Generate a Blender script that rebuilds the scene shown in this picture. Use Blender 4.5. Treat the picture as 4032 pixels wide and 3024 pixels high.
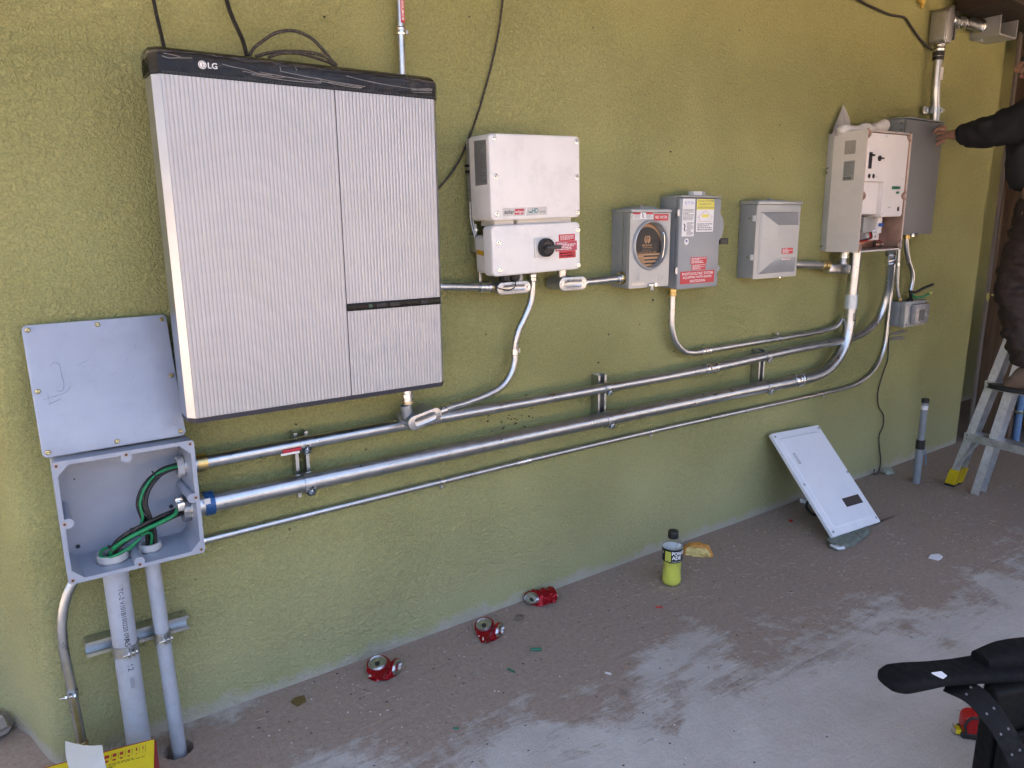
import bpy, bmesh, math, random
from mathutils import Vector, Matrix, noise
R = math.radians
random.seed(7)
for o in list(bpy.data.objects): bpy.data.objects.remove(o)
S = bpy.context.scene
COL = S.collection

# ---------------------------------------------------------------- camera
cam = bpy.data.cameras.new('camera'); camo = bpy.data.objects.new('camera', cam); COL.objects.link(camo)
cam.sensor_width = 36; cam.lens = 26.157; cam.clip_start = .05; cam.clip_end = 2000
def cam_axes(pitch, yaw, roll):
    cy, sy, cp, sp = math.cos(yaw), math.sin(yaw), math.cos(pitch), math.sin(pitch)
    f = Vector((sy*cp, cy*cp, -sp)); r = Vector((cy, -sy, 0)); u = r.cross(f)
    c, s = math.cos(roll), math.sin(roll)
    return r*c+u*s, -r*s+u*c, f
ar, au, af = cam_axes(R(12.465), R(35.09), R(-.4955))
m = Matrix((ar, au, -af)).transposed().to_4x4(); m.translation = (-.1412, -2.1158, 1.4296)
camo.matrix_world = m
S.camera = camo

# ---------------------------------------------------------------- sky, sun, exposure
w = bpy.data.worlds.new('World'); S.world = w; w.use_nodes = True
nt = w.node_tree; nt.nodes.clear()
sky = nt.nodes.new('ShaderNodeTexSky'); sky.sky_type = 'NISHITA'; sky.sun_disc = False
SUN_EL, SUN_AZ = 37, 20          # the sun stands behind the house
sky.sun_elevation = R(SUN_EL); sky.sun_rotation = R(SUN_AZ); sky.air_density = .6; sky.dust_density = 10.0; sky.ozone_density = .4
bg = nt.nodes.new('ShaderNodeBackground'); bg.inputs[1].default_value = .15
wo = nt.nodes.new('ShaderNodeOutputWorld')
nt.links.new(sky.outputs[0], bg.inputs[0]); nt.links.new(bg.outputs[0], wo.inputs[0])
sun = bpy.data.lights.new('sun', 'SUN'); sun.energy = 2.0; sun.angle = R(.5); sun.color = (1, .95, .87)
suno = bpy.data.objects.new('sun', sun); COL.objects.link(suno)
sd = Vector((math.sin(R(SUN_AZ))*math.cos(R(SUN_EL)), math.cos(R(SUN_AZ))*math.cos(R(SUN_EL)), math.sin(R(SUN_EL))))
suno.rotation_euler = sd.to_track_quat('Z', 'Y').to_euler()
V = S.view_settings; V.view_transform = 'Standard'; V.look = 'None'; V.exposure = 3.3; V.gamma = 1.0; V.use_curve_mapping = False
S.cycles.use_denoising = True; S.cycles.max_bounces = 6; S.cycles.diffuse_bounces = 3; S.cycles.glossy_bounces = 3; S.cycles.transmission_bounces = 4; S.cycles.transparent_max_bounces = 6; S.cycles.adaptive_threshold = .02; S.cycles.caustics_reflective = False; S.cycles.caustics_refractive = False

# ---------------------------------------------------------------- materials
MATS = {}
def nodes(name):
    mt = bpy.data.materials.new(name); mt.use_nodes = True
    t = mt.node_tree; b = t.nodes['Principled BSDF']; MATS[name] = mt
    return mt, t, b, (lambda k, **kw: mk(t, k, **kw)), t.links.new
def mk(t, k, **kw):
    n = t.nodes.new(k)
    for a, v in kw.items():
        if a.startswith('i_'): n.inputs[a[2:].replace('_', ' ')].default_value = v
        else: setattr(n, a, v)
    return n
def M(name, col, rough=.5, metal=0, var=.12, vs=14, bump=0, bs=150, coat=0, dirt=None, damt=.0, trans=0, ior=1.45, alpha=1, sss=0):
    mt, t, b, N, L = nodes(name)
    pos = N('ShaderNodeNewGeometry')
    b.inputs['Roughness'].default_value = rough; b.inputs['Metallic'].default_value = metal
    b.inputs['Coat Weight'].default_value = coat; b.inputs['Transmission Weight'].default_value = trans; b.inputs['IOR'].default_value = ior; b.inputs['Alpha'].default_value = alpha
    n1 = N('ShaderNodeTexNoise', i_Scale=vs, i_Detail=3.0, i_Roughness=.65); L(pos.outputs['Position'], n1.inputs['Vector'])
    rp = N('ShaderNodeMapRange', i_From_Min=.3, i_From_Max=.7, i_To_Min=1-var, i_To_Max=1+var*.6); L(n1.outputs[0], rp.inputs[0])
    mx = N('ShaderNodeVectorMath', operation='SCALE'); mx.inputs[0].default_value = col[:3]; L(rp.outputs[0], mx.inputs['Scale'])
    out = mx.outputs[0]
    if dirt:
        n2 = N('ShaderNodeTexNoise', i_Scale=vs*2.3, i_Detail=4.0, i_Roughness=.75); L(pos.outputs['Position'], n2.inputs['Vector'])
        r2 = N('ShaderNodeMapRange', i_From_Min=.5, i_From_Max=.75, i_To_Min=0, i_To_Max=damt); L(n2.outputs[0], r2.inputs[0])
        mm = N('ShaderNodeMix', data_type='RGBA'); L(r2.outputs[0], mm.inputs[0]); L(out, mm.inputs[6]); mm.inputs[7].default_value = (*dirt, 1); out = mm.outputs[2]
    L(out, b.inputs['Base Color'])
    rr = N('ShaderNodeMapRange', i_From_Min=.3, i_From_Max=.7, i_To_Min=max(.02, rough*(1-var)), i_To_Max=min(1, rough*(1+var*1.5))); L(n1.outputs[0], rr.inputs[0]); L(rr.outputs[0], b.inputs['Roughness'])
    if bump:
        n3 = N('ShaderNodeTexNoise', i_Scale=bs, i_Detail=2.0); L(pos.outputs['Position'], n3.inputs['Vector'])
        bp = N('ShaderNodeBump', i_Strength=bump, i_Distance=.002); L(n3.outputs[0], bp.inputs['Height']); L(bp.outputs[0], b.inputs['Normal'])
    return mt
GALV = M('galvanised_steel', (.52, .54, .55), .31, 1, .14, 30, .03, 260, dirt=(.40, .41, .415), damt=.4)
STEEL = M('bright_zinc_steel', (.70, .70, .68), .22, 1, .15, 60)
DARKSTEEL = M('worn_cast_aluminium', (.46, .47, .48), .42, 1, .15, 60, .1, 400)
CASTAL = M('cast_conduit_grey', (.34, .36, .38), .45, .75, .12, 60, .15, 500)
COVERAL = M('stamped_cover_aluminium', (.50, .51, .52), .3, 1, .12, 90)
BRASS = M('yellow_chromate', (.62, .47, .2), .32, 1, .2, 90)
BLUEZ = M('blue_tape_band', (.02, .09, .25), .25, .3, .2, 60)
GREYP = M('grey_enamel', (.27, .29, .30), .36, 0, .06, 9, .04, 300, dirt=(.2, .2, .2), damt=.15)
GREYL = M('light_grey_enamel', (.36, .38, .385), .33, .25, .06, 9, .04, 300, dirt=(.22, .22, .22), damt=.15)
GREYD = M('dark_grey_enamel', (.12, .125, .125), .5, 0, .1, 8, .05, 300)
PVC = M('grey_pvc', (.36, .39, .44), .38, 0, .08, 16, .03, 200, dirt=(.27, .25, .23), damt=.45)
PVCJ = M('blue_grey_box_plastic', (.315, .35, .415), .36, 0, .05, 10, .03, 90, dirt=(.28, .29, .31), damt=.2)
PVCLID = M('blue_grey_lid_plastic', (.345, .38, .45), .13, 0, .06, 7, .10, 14, dirt=(.24, .25, .27), damt=.22)
PVCW = M('light_grey_nut_plastic', (.46, .47, .48), .5, 0, .1, 40)
WHITEP = M('white_enamel', (.76, .735, .69), .38, 0, .05, 6, .03, 400, dirt=(.52, .5, .46), damt=.35)
WHITEC = M('cream_white_enamel', (.66, .63, .575), .4, 0, .05, 6, .03, 400, dirt=(.5, .47, .42), damt=.25)
WHITEI = M('inner_white_plastic', (.78, .74, .70), .4, 0, .04, 8)
COVERW = M('cover_white_enamel', (.78, .80, .84), .32, 0, .03, 6, dirt=(.6, .6, .6), damt=.2)
COPPER = M('copper_coating', (.42, .28, .215), .45, .45, .2, 30)
PINKTRIM = M('pink_gasket', (.58, .45, .38), .5, .2, .15, 40)
ALU = M('brushed_aluminium', (.40, .40, .408), .42, .40, .06, 7, dirt=(.55, .55, .55), damt=.12)
ALUSIDE = M('anodised_aluminium_side', (.46, .49, .53), .3, .85, .06, 9)
ALULAD = M('ladder_aluminium', (.70, .72, .74), .36, .85, .18, 25, .1, 200, dirt=(.38, .37, .36), damt=.5)
BLKGLOSS = M('gloss_black_plastic', (.012, .011, .010), .22, 0, .3, 20, .04, 60)
BLK = M('black_plastic', (.02, .02, .021), .4, 0, .2, 30)
NAVY = M('dark_navy_trim', (.018, .02, .032), .4, 0, .2, 30)
RUBBER = M('black_cable', (.018, .017, .017), .5, 0, .3, 60, dirt=(.16, .13, .09), damt=.35)
DUSTCABLE = M('mud_splashed_cable', (.035, .03, .028), .6, 0, .3, 60, dirt=(.22, .19, .11), damt=.9)
GREENW = M('green_wire', (.01, .22, .075), .35, 0, .2, 40)
REDW = M('red_wire', (.45, .02, .015), .4, 0, .2, 40)
REDST = M('red_sticker', (.50, .03, .045), .4, 0, .05, 20)
REDCAN = M('red_can_paint', (.32, .004, .012), .24, .45, .1, 40)
WHITEST = M('white_sticker', (.75, .75, .74), .45, 0, .04, 20)
YELST = M('yellow_sticker', (.72, .66, .10), .45, 0, .05, 20)
YELBOX = M('yellow_card', (.70, .56, .015), .42, 0, .05, 20)
REDBOX = M('red_card', (.36, .02, .03), .45, 0, .05, 20)
ORTAPE = M('orange_tape', (.62, .34, .01), .35, 0, .1, 30)
SILVST = M('silver_sticker', (.30, .31, .31), .35, .4, .05, 20)
INKG = M('grey_print', (.17, .17, .18), .5, 0, .05, 20)
INKB = M('black_print', (.02, .02, .022), .5, 0, .05, 20)
INKBLUE = M('faded_blue_print', (.38, .45, .62), .5, 0, .05, 20)
TEAL = M('teal_print', (.02, .22, .22), .5, 0, .05, 20)
WHINK = M('white_print', (.78, .78, .76), .5, 0, .02, 20)
CARD = M('brown_cardboard', (.46, .28, .15), .7, 0, .12, 40)
CARDBLK = M('black_printed_card', (.025, .023, .02), .5, 0, .2, 40)
WOOD = None
PAPER = M('white_paper', (.80, .81, .84), .7, 0, .03, 8, .05, 60)
CLOTH = M('white_cloth', (.68, .66, .62), .85, 0, .08, 20, .2, 300)
BLKFAB = M('black_fabric', (.0055, .006, .007), .9, 0, .3, 50, .4, 700)
LEATHER = M('black_leather', (.004, .004, .004), .55, 0, .3, 60, .2, 300)
SKIN = M('skin', (.34, .185, .125), .5, 0, .15, 50)
JACKET = M('charcoal_jacket', (.028, .028, .031), .85, 0, .3, 30, .5, 120)
PANTS = M('brown_canvas', (.042, .031, .025), .85, 0, .55, 34, .8, 70)
BOOT = M('tan_boot', (.155, .105, .07), .7, 0, .2, 40, .3, 200)
HAIR = M('dark_hair', (.012, .01, .009), .6, 0, .3, 60)
BREAD = M('bread_crust', (.58, .27, .06), .6, 0, .3, 45, .3, 300)
CRUMB = M('bread_crumb', (.78, .62, .24), .8, 0, .2, 120, .8, 400)
INSUL = M('grey_green_insulation', (.22, .25, .21), .9, 0, .45, 60, 1.0, 150, dirt=(.10, .11, .10), damt=.5)
BLUEPIPE = M('blue_pipe_plastic', (.14, .26, .47), .45, 0, .1, 30)
DRUM = M('dark_drum_plastic', (.045, .05, .055), .5, 0, .2, 20)
GREENBIT = M('green_insulation_scrap', (.03, .16, .09), .45, 0, .1, 40)
STRAW = M('dry_straw', (.50, .43, .32), .8, 0, .3, 90)
ROCK = M('pale_stone', (.36, .31, .27), .85, 0, .3, 30, .8, 90)
FOAM = M('yellow_spray_foam', (.55, .36, .07), .8, 0, .4, 60, .6, 120)
PEBBLE = M('pale_chip', (.62, .60, .57), .7, 0, .2, 50)
PLASTER = M('bare_plaster', (.20, .19, .17), .9, 0, .35, 30, .8, 120)
YPAINT = M('yellow_paint', (.66, .62, .18), .6, 0, .2, 60)

for q_ in (BLKGLOSS, BLKFAB, LEATHER, JACKET, PANTS): q_.node_tree.nodes['Principled BSDF'].inputs['Specular IOR Level'].default_value = .2
def stucco():
    mt, t, b, N, L = nodes('olive_stucco')
    g = N('ShaderNodeNewGeometry'); P = g.outputs['Position']
    big = N('ShaderNodeTexNoise', i_Scale=1.6, i_Detail=3.0, i_Roughness=.6); L(P, big.inputs['Vector'])
    r1 = N('ShaderNodeMapRange', i_From_Min=.3, i_From_Max=.7, i_To_Min=0, i_To_Max=1); L(big.outputs[0], r1.inputs[0])
    c1 = N('ShaderNodeMix', data_type='RGBA'); L(r1.outputs[0], c1.inputs[0]); c1.inputs[6].default_value = (.304, .300, .118, 1); c1.inputs[7].default_value = (.352, .350, .148, 1)
    # fine grain colour
    fine = N('ShaderNodeTexNoise', i_Scale=170.0, i_Detail=2.0, i_Roughness=.7); L(P, fine.inputs['Vector'])
    r2 = N('ShaderNodeMapRange', i_From_Min=.3, i_From_Max=.7, i_To_Min=.80, i_To_Max=1.14); L(fine.outputs[0], r2.inputs[0])
    sc = N('ShaderNodeVectorMath', operation='SCALE'); L(c1.outputs[2], sc.inputs[0]); L(r2.outputs[0], sc.inputs['Scale'])
    # ragged pale band of floor dust at the foot; paler tint fading out by half a metre
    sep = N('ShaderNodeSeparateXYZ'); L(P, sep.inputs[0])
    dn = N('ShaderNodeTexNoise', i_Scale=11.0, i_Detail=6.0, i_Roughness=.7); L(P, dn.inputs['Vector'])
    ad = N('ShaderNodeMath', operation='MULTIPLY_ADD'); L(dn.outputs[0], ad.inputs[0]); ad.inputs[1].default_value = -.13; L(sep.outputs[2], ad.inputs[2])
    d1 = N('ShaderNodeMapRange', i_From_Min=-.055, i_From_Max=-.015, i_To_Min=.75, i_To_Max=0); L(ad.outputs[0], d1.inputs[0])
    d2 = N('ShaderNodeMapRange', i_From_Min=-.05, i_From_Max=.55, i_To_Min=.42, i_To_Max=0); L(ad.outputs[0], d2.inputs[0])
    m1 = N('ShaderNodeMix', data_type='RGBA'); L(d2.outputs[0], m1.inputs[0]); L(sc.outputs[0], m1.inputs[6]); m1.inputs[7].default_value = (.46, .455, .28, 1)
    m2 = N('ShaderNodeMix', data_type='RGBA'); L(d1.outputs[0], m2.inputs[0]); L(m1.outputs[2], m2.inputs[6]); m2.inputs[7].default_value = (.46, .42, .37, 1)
    # mud specks
    vo = N('ShaderNodeTexVoronoi', i_Scale=9.0, i_Randomness=1.0); L(P, vo.inputs['Vector'])
    sp = N('ShaderNodeMapRange', i_From_Min=.030, i_From_Max=.045, i_To_Min=.75, i_To_Max=0); L(vo.outputs['Distance'], sp.inputs[0])
    rn = N('ShaderNodeMath', operation='GREATER_THAN'); L(vo.outputs['Color'], rn.inputs[0]); rn.inputs[1].default_value = .45
    mu = N('ShaderNodeMath', operation='MULTIPLY'); L(sp.outputs[0], mu.inputs[0]); L(rn.outputs[0], mu.inputs[1])
    m3 = N('ShaderNodeMix', data_type='RGBA'); L(mu.outputs[0], m3.inputs[0]); L(m2.outputs[2], m3.inputs[6]); m3.inputs[7].default_value = (.06, .045, .03, 1)
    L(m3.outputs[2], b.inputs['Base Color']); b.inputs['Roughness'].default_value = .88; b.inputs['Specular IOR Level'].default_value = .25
    # relief: torn dabs
    wp = N('ShaderNodeTexNoise', i_Scale=45.0, i_Detail=1.0); L(P, wp.inputs['Vector'])
    wm = N('ShaderNodeVectorMath', operation='MULTIPLY_ADD'); L(wp.outputs['Color'], wm.inputs[0]); wm.inputs[1].default_value = (.02, .02, .02); L(P, wm.inputs[2])
    n1 = N('ShaderNodeTexNoise', i_Scale=98.0, i_Detail=4.0, i_Roughness=.62); L(wm.outputs[0], n1.inputs['Vector'])
    n1r = N('ShaderNodeMapRange', i_From_Min=.36, i_From_Max=.62); L(n1.outputs[0], n1r.inputs[0])
    n2 = N('ShaderNodeTexNoise', i_Scale=14.0, i_Detail=1.0); L(P, n2.inputs['Vector'])
    hh = N('ShaderNodeMath', operation='MULTIPLY_ADD'); L(n2.outputs[0], hh.inputs[0]); hh.inputs[1].default_value = 1.2; L(n1r.outputs[0], hh.inputs[2])
    tv_ = N('ShaderNodeTexNoise', i_Scale=1.9, i_Detail=2.0); L(P, tv_.inputs['Vector']); tr_ = N('ShaderNodeMapRange', i_From_Min=.34, i_From_Max=.66, i_To_Min=.45, i_To_Max=1.15); L(tv_.outputs[0], tr_.inputs[0])
    hm = N('ShaderNodeMath', operation='MULTIPLY'); L(hh.outputs[0], hm.inputs[0]); L(tr_.outputs[0], hm.inputs[1])
    bp = N('ShaderNodeBump', i_Strength=1.0, i_Distance=.0036); L(hm.outputs[0], bp.inputs['Height']); L(bp.outputs[0], b.inputs['Normal'])
    return mt
STUCCO = stucco()

def concrete():
    mt, t, b, N, L = nodes('dusty_concrete')
    g = N('ShaderNodeNewGeometry'); P = g.outputs['Position']
    sep = N('ShaderNodeSeparateXYZ'); L(P, sep.inputs[0])
    # broom-swept streaks: coordinates stretched along a slanting direction
    mp = N('ShaderNodeMapping'); mp.inputs['Rotation'].default_value = (0, 0, R(28)); mp.inputs['Scale'].default_value = (1.2, 6.5, 1); L(P, mp.inputs[0])
    st = N('ShaderNodeTexNoise', i_Scale=2.4, i_Detail=7.0, i_Roughness=.72, i_Distortion=.6); L(mp.outputs[0], st.inputs['Vector'])
    lo = N('ShaderNodeTexNoise', i_Scale=2.1, i_Detail=5.0, i_Roughness=.62, i_Distortion=.3); L(P, lo.inputs['Vector'])
    def ma(op, a, bb, c=None):
        n = N('ShaderNodeMath', operation=op)
        for i, x in enumerate((a, bb, c)):
            if x is None: continue
            if isinstance(x, (int, float)): n.inputs[i].default_value = x
            else: L(x, n.inputs[i])
        return n.outputs[0]
    # red dirt lies in a drift along the wall, wider towards the far end
    dist = ma('MULTIPLY', sep.outputs[1], -1.0)
    edge = ma('MULTIPLY_ADD', sep.outputs[0], .20, .22)
    e = ma('SUBTRACT', edge, dist)
    e = ma('MULTIPLY_ADD', e, 1.5, .22)
    e = ma('MULTIPLY_ADD', ma('SUBTRACT', lo.outputs[0], .5), 2.6, e)
    e = ma('MULTIPLY_ADD', ma('SUBTRACT', st.outputs[0], .5), .9, e)
    gq = N('ShaderNodeTexNoise', i_Scale=26.0, i_Detail=5.0, i_Roughness=.75); L(P, gq.inputs['Vector'])
    e = ma('MULTIPLY_ADD', ma('SUBTRACT', gq.outputs[0], .5), .75, e)
    near = N('ShaderNodeMapRange', i_From_Min=.03, i_From_Max=.16, i_To_Min=-.38, i_To_Max=0); L(dist, near.inputs[0])
    e = ma('ADD', e, near.outputs[0])
    mask = N('ShaderNodeMapRange', i_From_Min=-.14, i_From_Max=.17, i_To_Min=.10, i_To_Max=.95); L(e, mask.inputs[0])
    # bare concrete
    cn = N('ShaderNodeTexNoise', i_Scale=5.0, i_Detail=7.0, i_Roughness=.7); L(P, cn.inputs['Vector'])
    cr = N('ShaderNodeMapRange', i_From_Min=.3, i_From_Max=.7); L(cn.outputs[0], cr.inputs[0])
    cc = N('ShaderNodeMix', data_type='RGBA'); L(cr.outputs[0], cc.inputs[0]); cc.inputs[6].default_value = (.43, .40, .362, 1); cc.inputs[7].default_value = (.555, .53, .49, 1)
    # dirt
    fn = N('ShaderNodeTexNoise', i_Scale=60.0, i_Detail=4.0, i_Roughness=.7); L(P, fn.inputs['Vector'])
    fr = N('ShaderNodeMapRange', i_From_Min=.3, i_From_Max=.7); L(fn.outputs[0], fr.inputs[0])
    dc = N('ShaderNodeMix', data_type='RGBA'); L(fr.outputs[0], dc.inputs[0]); dc.inputs[6].default_value = (.262, .192, .146, 1); dc.inputs[7].default_value = (.362, .281, .222, 1)
    mm = N('ShaderNodeMix', data_type='RGBA'); L(mask.outputs[0], mm.inputs[0]); L(cc.outputs[2], mm.inputs[6]); L(dc.outputs[2], mm.inputs[7])
    # dark oil and footprint marks
    vo = N('ShaderNodeTexVoronoi', i_Scale=3.3); L(P, vo.inputs['Vector'])
    vs = N('ShaderNodeMapRange', i_From_Min=.02, i_From_Max=.07, i_To_Min=.45, i_To_Max=0); L(vo.outputs['Distance'], vs.inputs[0])
    m4 = N('ShaderNodeMix', data_type='RGBA'); L(vs.outputs[0], m4.inputs[0]); L(mm.outputs[2], m4.inputs[6]); m4.inputs[7].default_value = (.09, .075, .065, 1)
    mp2 = N('ShaderNodeMapping'); mp2.inputs['Rotation'].default_value = (0, 0, R(-34)); mp2.inputs['Scale'].default_value = (2.2, 60, 1); L(P, mp2.inputs[0])
    sc2 = N('ShaderNodeTexNoise', i_Scale=1.0, i_Detail=4.0, i_Roughness=.6, i_Distortion=.8); L(mp2.outputs[0], sc2.inputs['Vector'])
    s2r = N('ShaderNodeMapRange', i_From_Min=.66, i_From_Max=.74, i_To_Min=0, i_To_Max=.45); L(sc2.outputs[0], s2r.inputs[0])
    m5 = N('ShaderNodeMix', data_type='RGBA'); L(s2r.outputs[0], m5.inputs[0]); L(m4.outputs[2], m5.inputs[6]); m5.inputs[7].default_value = (.47, .40, .36, 1)
    gr = N('ShaderNodeTexNoise', i_Scale=240.0, i_Detail=3.0); L(P, gr.inputs['Vector'])
    gm = N('ShaderNodeMapRange', i_From_Min=.3, i_From_Max=.7, i_To_Min=.86, i_To_Max=1.12); L(gr.outputs[0], gm.inputs[0])
    sc = N('ShaderNodeVectorMath', operation='SCALE'); L(m5.outputs[2], sc.inputs[0]); L(gm.outputs[0], sc.inputs['Scale'])
    L(sc.outputs[0], b.inputs['Base Color']); b.inputs['Roughness'].default_value = .85
    h = ma('MULTIPLY_ADD', mask.outputs[0], 1.2, ma('ADD', fn.outputs[0], ma('MULTIPLY', st.outputs[0], 1.5)))
    bp = N('ShaderNodeBump', i_Strength=.8, i_Distance=.004); L(h, bp.inputs['Height']); L(bp.outputs[0], b.inputs['Normal'])
    return mt
CONC = concrete()

def woodmat(name, a, c, rot=(0, 0, 0), scale=(30, 30, 1.6)):
    mt, t, b, N, L = nodes(name)
    g = N('ShaderNodeNewGeometry'); mp = N('ShaderNodeMapping'); mp.inputs['Scale'].default_value = scale; L(g.outputs['Position'], mp.inputs[0])
    n = N('ShaderNodeTexNoise', i_Scale=1.0, i_Detail=8.0, i_Roughness=.7, i_Distortion=1.2); L(mp.outputs[0], n.inputs['Vector'])
    r = N('ShaderNodeMapRange', i_From_Min=.3, i_From_Max=.7); L(n.outputs[0], r.inputs[0])
    x = N('ShaderNodeMix', data_type='RGBA'); L(r.outputs[0], x.inputs[0]); x.inputs[6].default_value = (*a, 1); x.inputs[7].default_value = (*c, 1)
    L(x.outputs[2], b.inputs['Base Color']); b.inputs['Roughness'].default_value = .75
    bp = N('ShaderNodeBump', i_Strength=.6, i_Distance=.002); L(n.outputs[0], bp.inputs['Height']); L(bp.outputs[0], b.inputs['Normal'])
    return mt
WOOD = woodmat('weathered_brown_wood', (.075, .042, .026), (.17, .115, .08))
WOODG = woodmat('greyed_wood_edge', (.17, .145, .12), (.27, .24, .21))
ROOFW = woodmat('roof_wood', (.10, .06, .034), (.20, .125, .072), scale=(2, 30, 30))
def dirt_ground():
    mt, t, b, N, L = nodes('desert_dirt')
    g = N('ShaderNodeNewGeometry'); n = N('ShaderNodeTexNoise', i_Scale=.8, i_Detail=10.0, i_Roughness=.7); L(g.outputs['Position'], n.inputs['Vector'])
    x = N('ShaderNodeMix', data_type='RGBA'); L(n.outputs[0], x.inputs[0]); x.inputs[6].default_value = (.25, .185, .135, 1); x.inputs[7].default_value = (.35, .27, .20, 1)
    L(x.outputs[2], b.inputs['Base Color']); b.inputs['Roughness'].default_value = .9
    bp = N('ShaderNodeBump', i_Strength=.6, i_Distance=.02); L(n.outputs[0], bp.inputs['Height']); L(bp.outputs[0], b.inputs['Normal'])
    return mt
DIRT = dirt_ground()
def film():
    mt, t, b, N, L = nodes('clear_film')
    t.nodes.remove(b); out = [n for n in t.nodes if n.type == 'OUTPUT_MATERIAL'][0]
    tr = N('ShaderNodeBsdfTransparent'); gl = N('ShaderNodeBsdfGlossy', i_Roughness=.08)
    ly = N('ShaderNodeLayerWeight', i_Blend=.2); mr = N('ShaderNodeMapRange', i_To_Min=.012, i_To_Max=.55); L(ly.outputs['Facing'], mr.inputs[0])
    mx = N('ShaderNodeMixShader'); L(mr.outputs[0], mx.inputs[0]); L(tr.outputs[0], mx.inputs[1]); L(gl.outputs[0], mx.inputs[2]); L(mx.outputs[0], out.inputs[0])
    g = N('ShaderNodeNewGeometry'); mp = N('ShaderNodeMapping'); mp.inputs['Scale'].default_value = (9, 40, 60); mp.inputs['Rotation'].default_value = (0, .12, 0); L(g.outputs['Position'], mp.inputs[0])
    n = N('ShaderNodeTexNoise', i_Scale=1.0, i_Detail=4.0, i_Distortion=1.5); L(mp.outputs[0], n.inputs['Vector'])
    bp = N('ShaderNodeBump', i_Strength=1.0, i_Distance=.02); L(n.outputs[0], bp.inputs['Height']); L(bp.outputs[0], gl.inputs['Normal'])
    return mt
FILM = film()
def drinkmat():
    mt, t, b, N, L = nodes('yellow_green_drink')
    b.inputs['Base Color'].default_value = (.90, .88, .12, 1); b.inputs['Roughness'].default_value = .2
    return mt
DRINK = drinkmat()
def clearplastic():
    mt, t, b, N, L = nodes('clear_bottle_plastic')
    t.nodes.remove(b); out = [n for n in t.nodes if n.type == 'OUTPUT_MATERIAL'][0]
    tr = N('ShaderNodeBsdfTransparent'); tr.inputs[0].default_value = (.93, .95, .97, 1); gl = N('ShaderNodeBsdfGlossy', i_Roughness=.05)
    ly = N('ShaderNodeLayerWeight', i_Blend=.25); mr = N('ShaderNodeMapRange', i_To_Min=.06, i_To_Max=.6); L(ly.outputs['Facing'], mr.inputs[0])
    mx = N('ShaderNodeMixShader'); L(mr.outputs[0], mx.inputs[0]); L(tr.outputs[0], mx.inputs[1]); L(gl.outputs[0], mx.inputs[2]); L(mx.outputs[0], out.inputs[0])
    return mt
BOTTLE = clearplastic()

# ---------------------------------------------------------------- mesh helpers
def thing(name, label, cat, loc=(0, 0, 0), rot=(0, 0, 0), group=None, kind=None):
    o = bpy.data.objects.new(name, None); COL.objects.link(o); o.empty_display_size = .05
    o.location = loc; o.rotation_euler = rot
    tag(o, label, cat, group, kind); return o
def tag(o, label=None, cat=None, group=None, kind=None):
    if label: o['label'] = label
    if cat: o['category'] = cat
    if group: o['group'] = group
    if kind: o['kind'] = kind
    return o
def part(name, bm, mat, parent=None, flat=False, ang=38, label=None):
    bmesh.ops.recalc_face_normals(bm, faces=bm.faces)
    me = bpy.data.meshes.new(name); bm.to_mesh(me); bm.free()
    mats = mat if isinstance(mat, (list, tuple)) else [mat]
    for x in mats: me.materials.append(x)
    if not flat:
        me.shade_smooth(); me.set_sharp_from_angle(angle=R(ang))
    o = bpy.data.objects.new(name, me); COL.objects.link(o)
    if parent: o.parent = parent
    if label: o['label'] = label
    return o
def solo(name, bm, mat, label, cat, loc=(0, 0, 0), group=None, kind=None, **k):
    bmesh.ops.translate(bm, verts=bm.verts, vec=[-c for c in loc])
    o = part(name, bm, mat, **k); o.location = loc; return tag(o, label, cat, group, kind)
def NB(): return bmesh.new()
def box(bm, x0, x1, y0, y1, z0, z1, bev=0, seg=2, mi=0):
    vs = [bm.verts.new((x, y, z)) for x in (x0, x1) for y in (y0, y1) for z in (z0, z1)]
    fs = [bm.faces.new([vs[i] for i in f]) for f in ((0, 1, 3, 2), (4, 6, 7, 5), (0, 4, 5, 1), (2, 3, 7, 6), (0, 2, 6, 4), (1, 5, 7, 3))]
    for f in fs: f.material_index = mi
    if bev:
        es = list({e for f in fs for e in f.edges})
        bmesh.ops.bevel(bm, geom=es, offset=bev, segments=seg, affect='EDGES', profile=.5)
    return fs
def frame(d):
    d = Vector(d).normalized(); a = Vector((0, 0, 1)) if abs(d.z) < .9 else Vector((1, 0, 0))
    u = d.cross(a).normalized(); return u, d.cross(u).normalized()
def cyl(bm, p0, p1, r0, r1=None, seg=20, caps=True, mi=0):
    p0, p1 = Vector(p0), Vector(p1); r1 = r0 if r1 is None else r1; u, v = frame(p1-p0)
    rings = [[bm.verts.new(p+u*(r*math.cos(2*math.pi*k/seg))+v*(r*math.sin(2*math.pi*k/seg))) for k in range(seg)] for p, r in ((p0, r0), (p1, r1))]
    for k in range(seg):
        f = bm.faces.new((rings[0][k], rings[0][(k+1) % seg], rings[1][(k+1) % seg], rings[1][k])); f.material_index = mi
    if caps:
        for rg in rings: bm.faces.new(rg).material_index = mi
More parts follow.
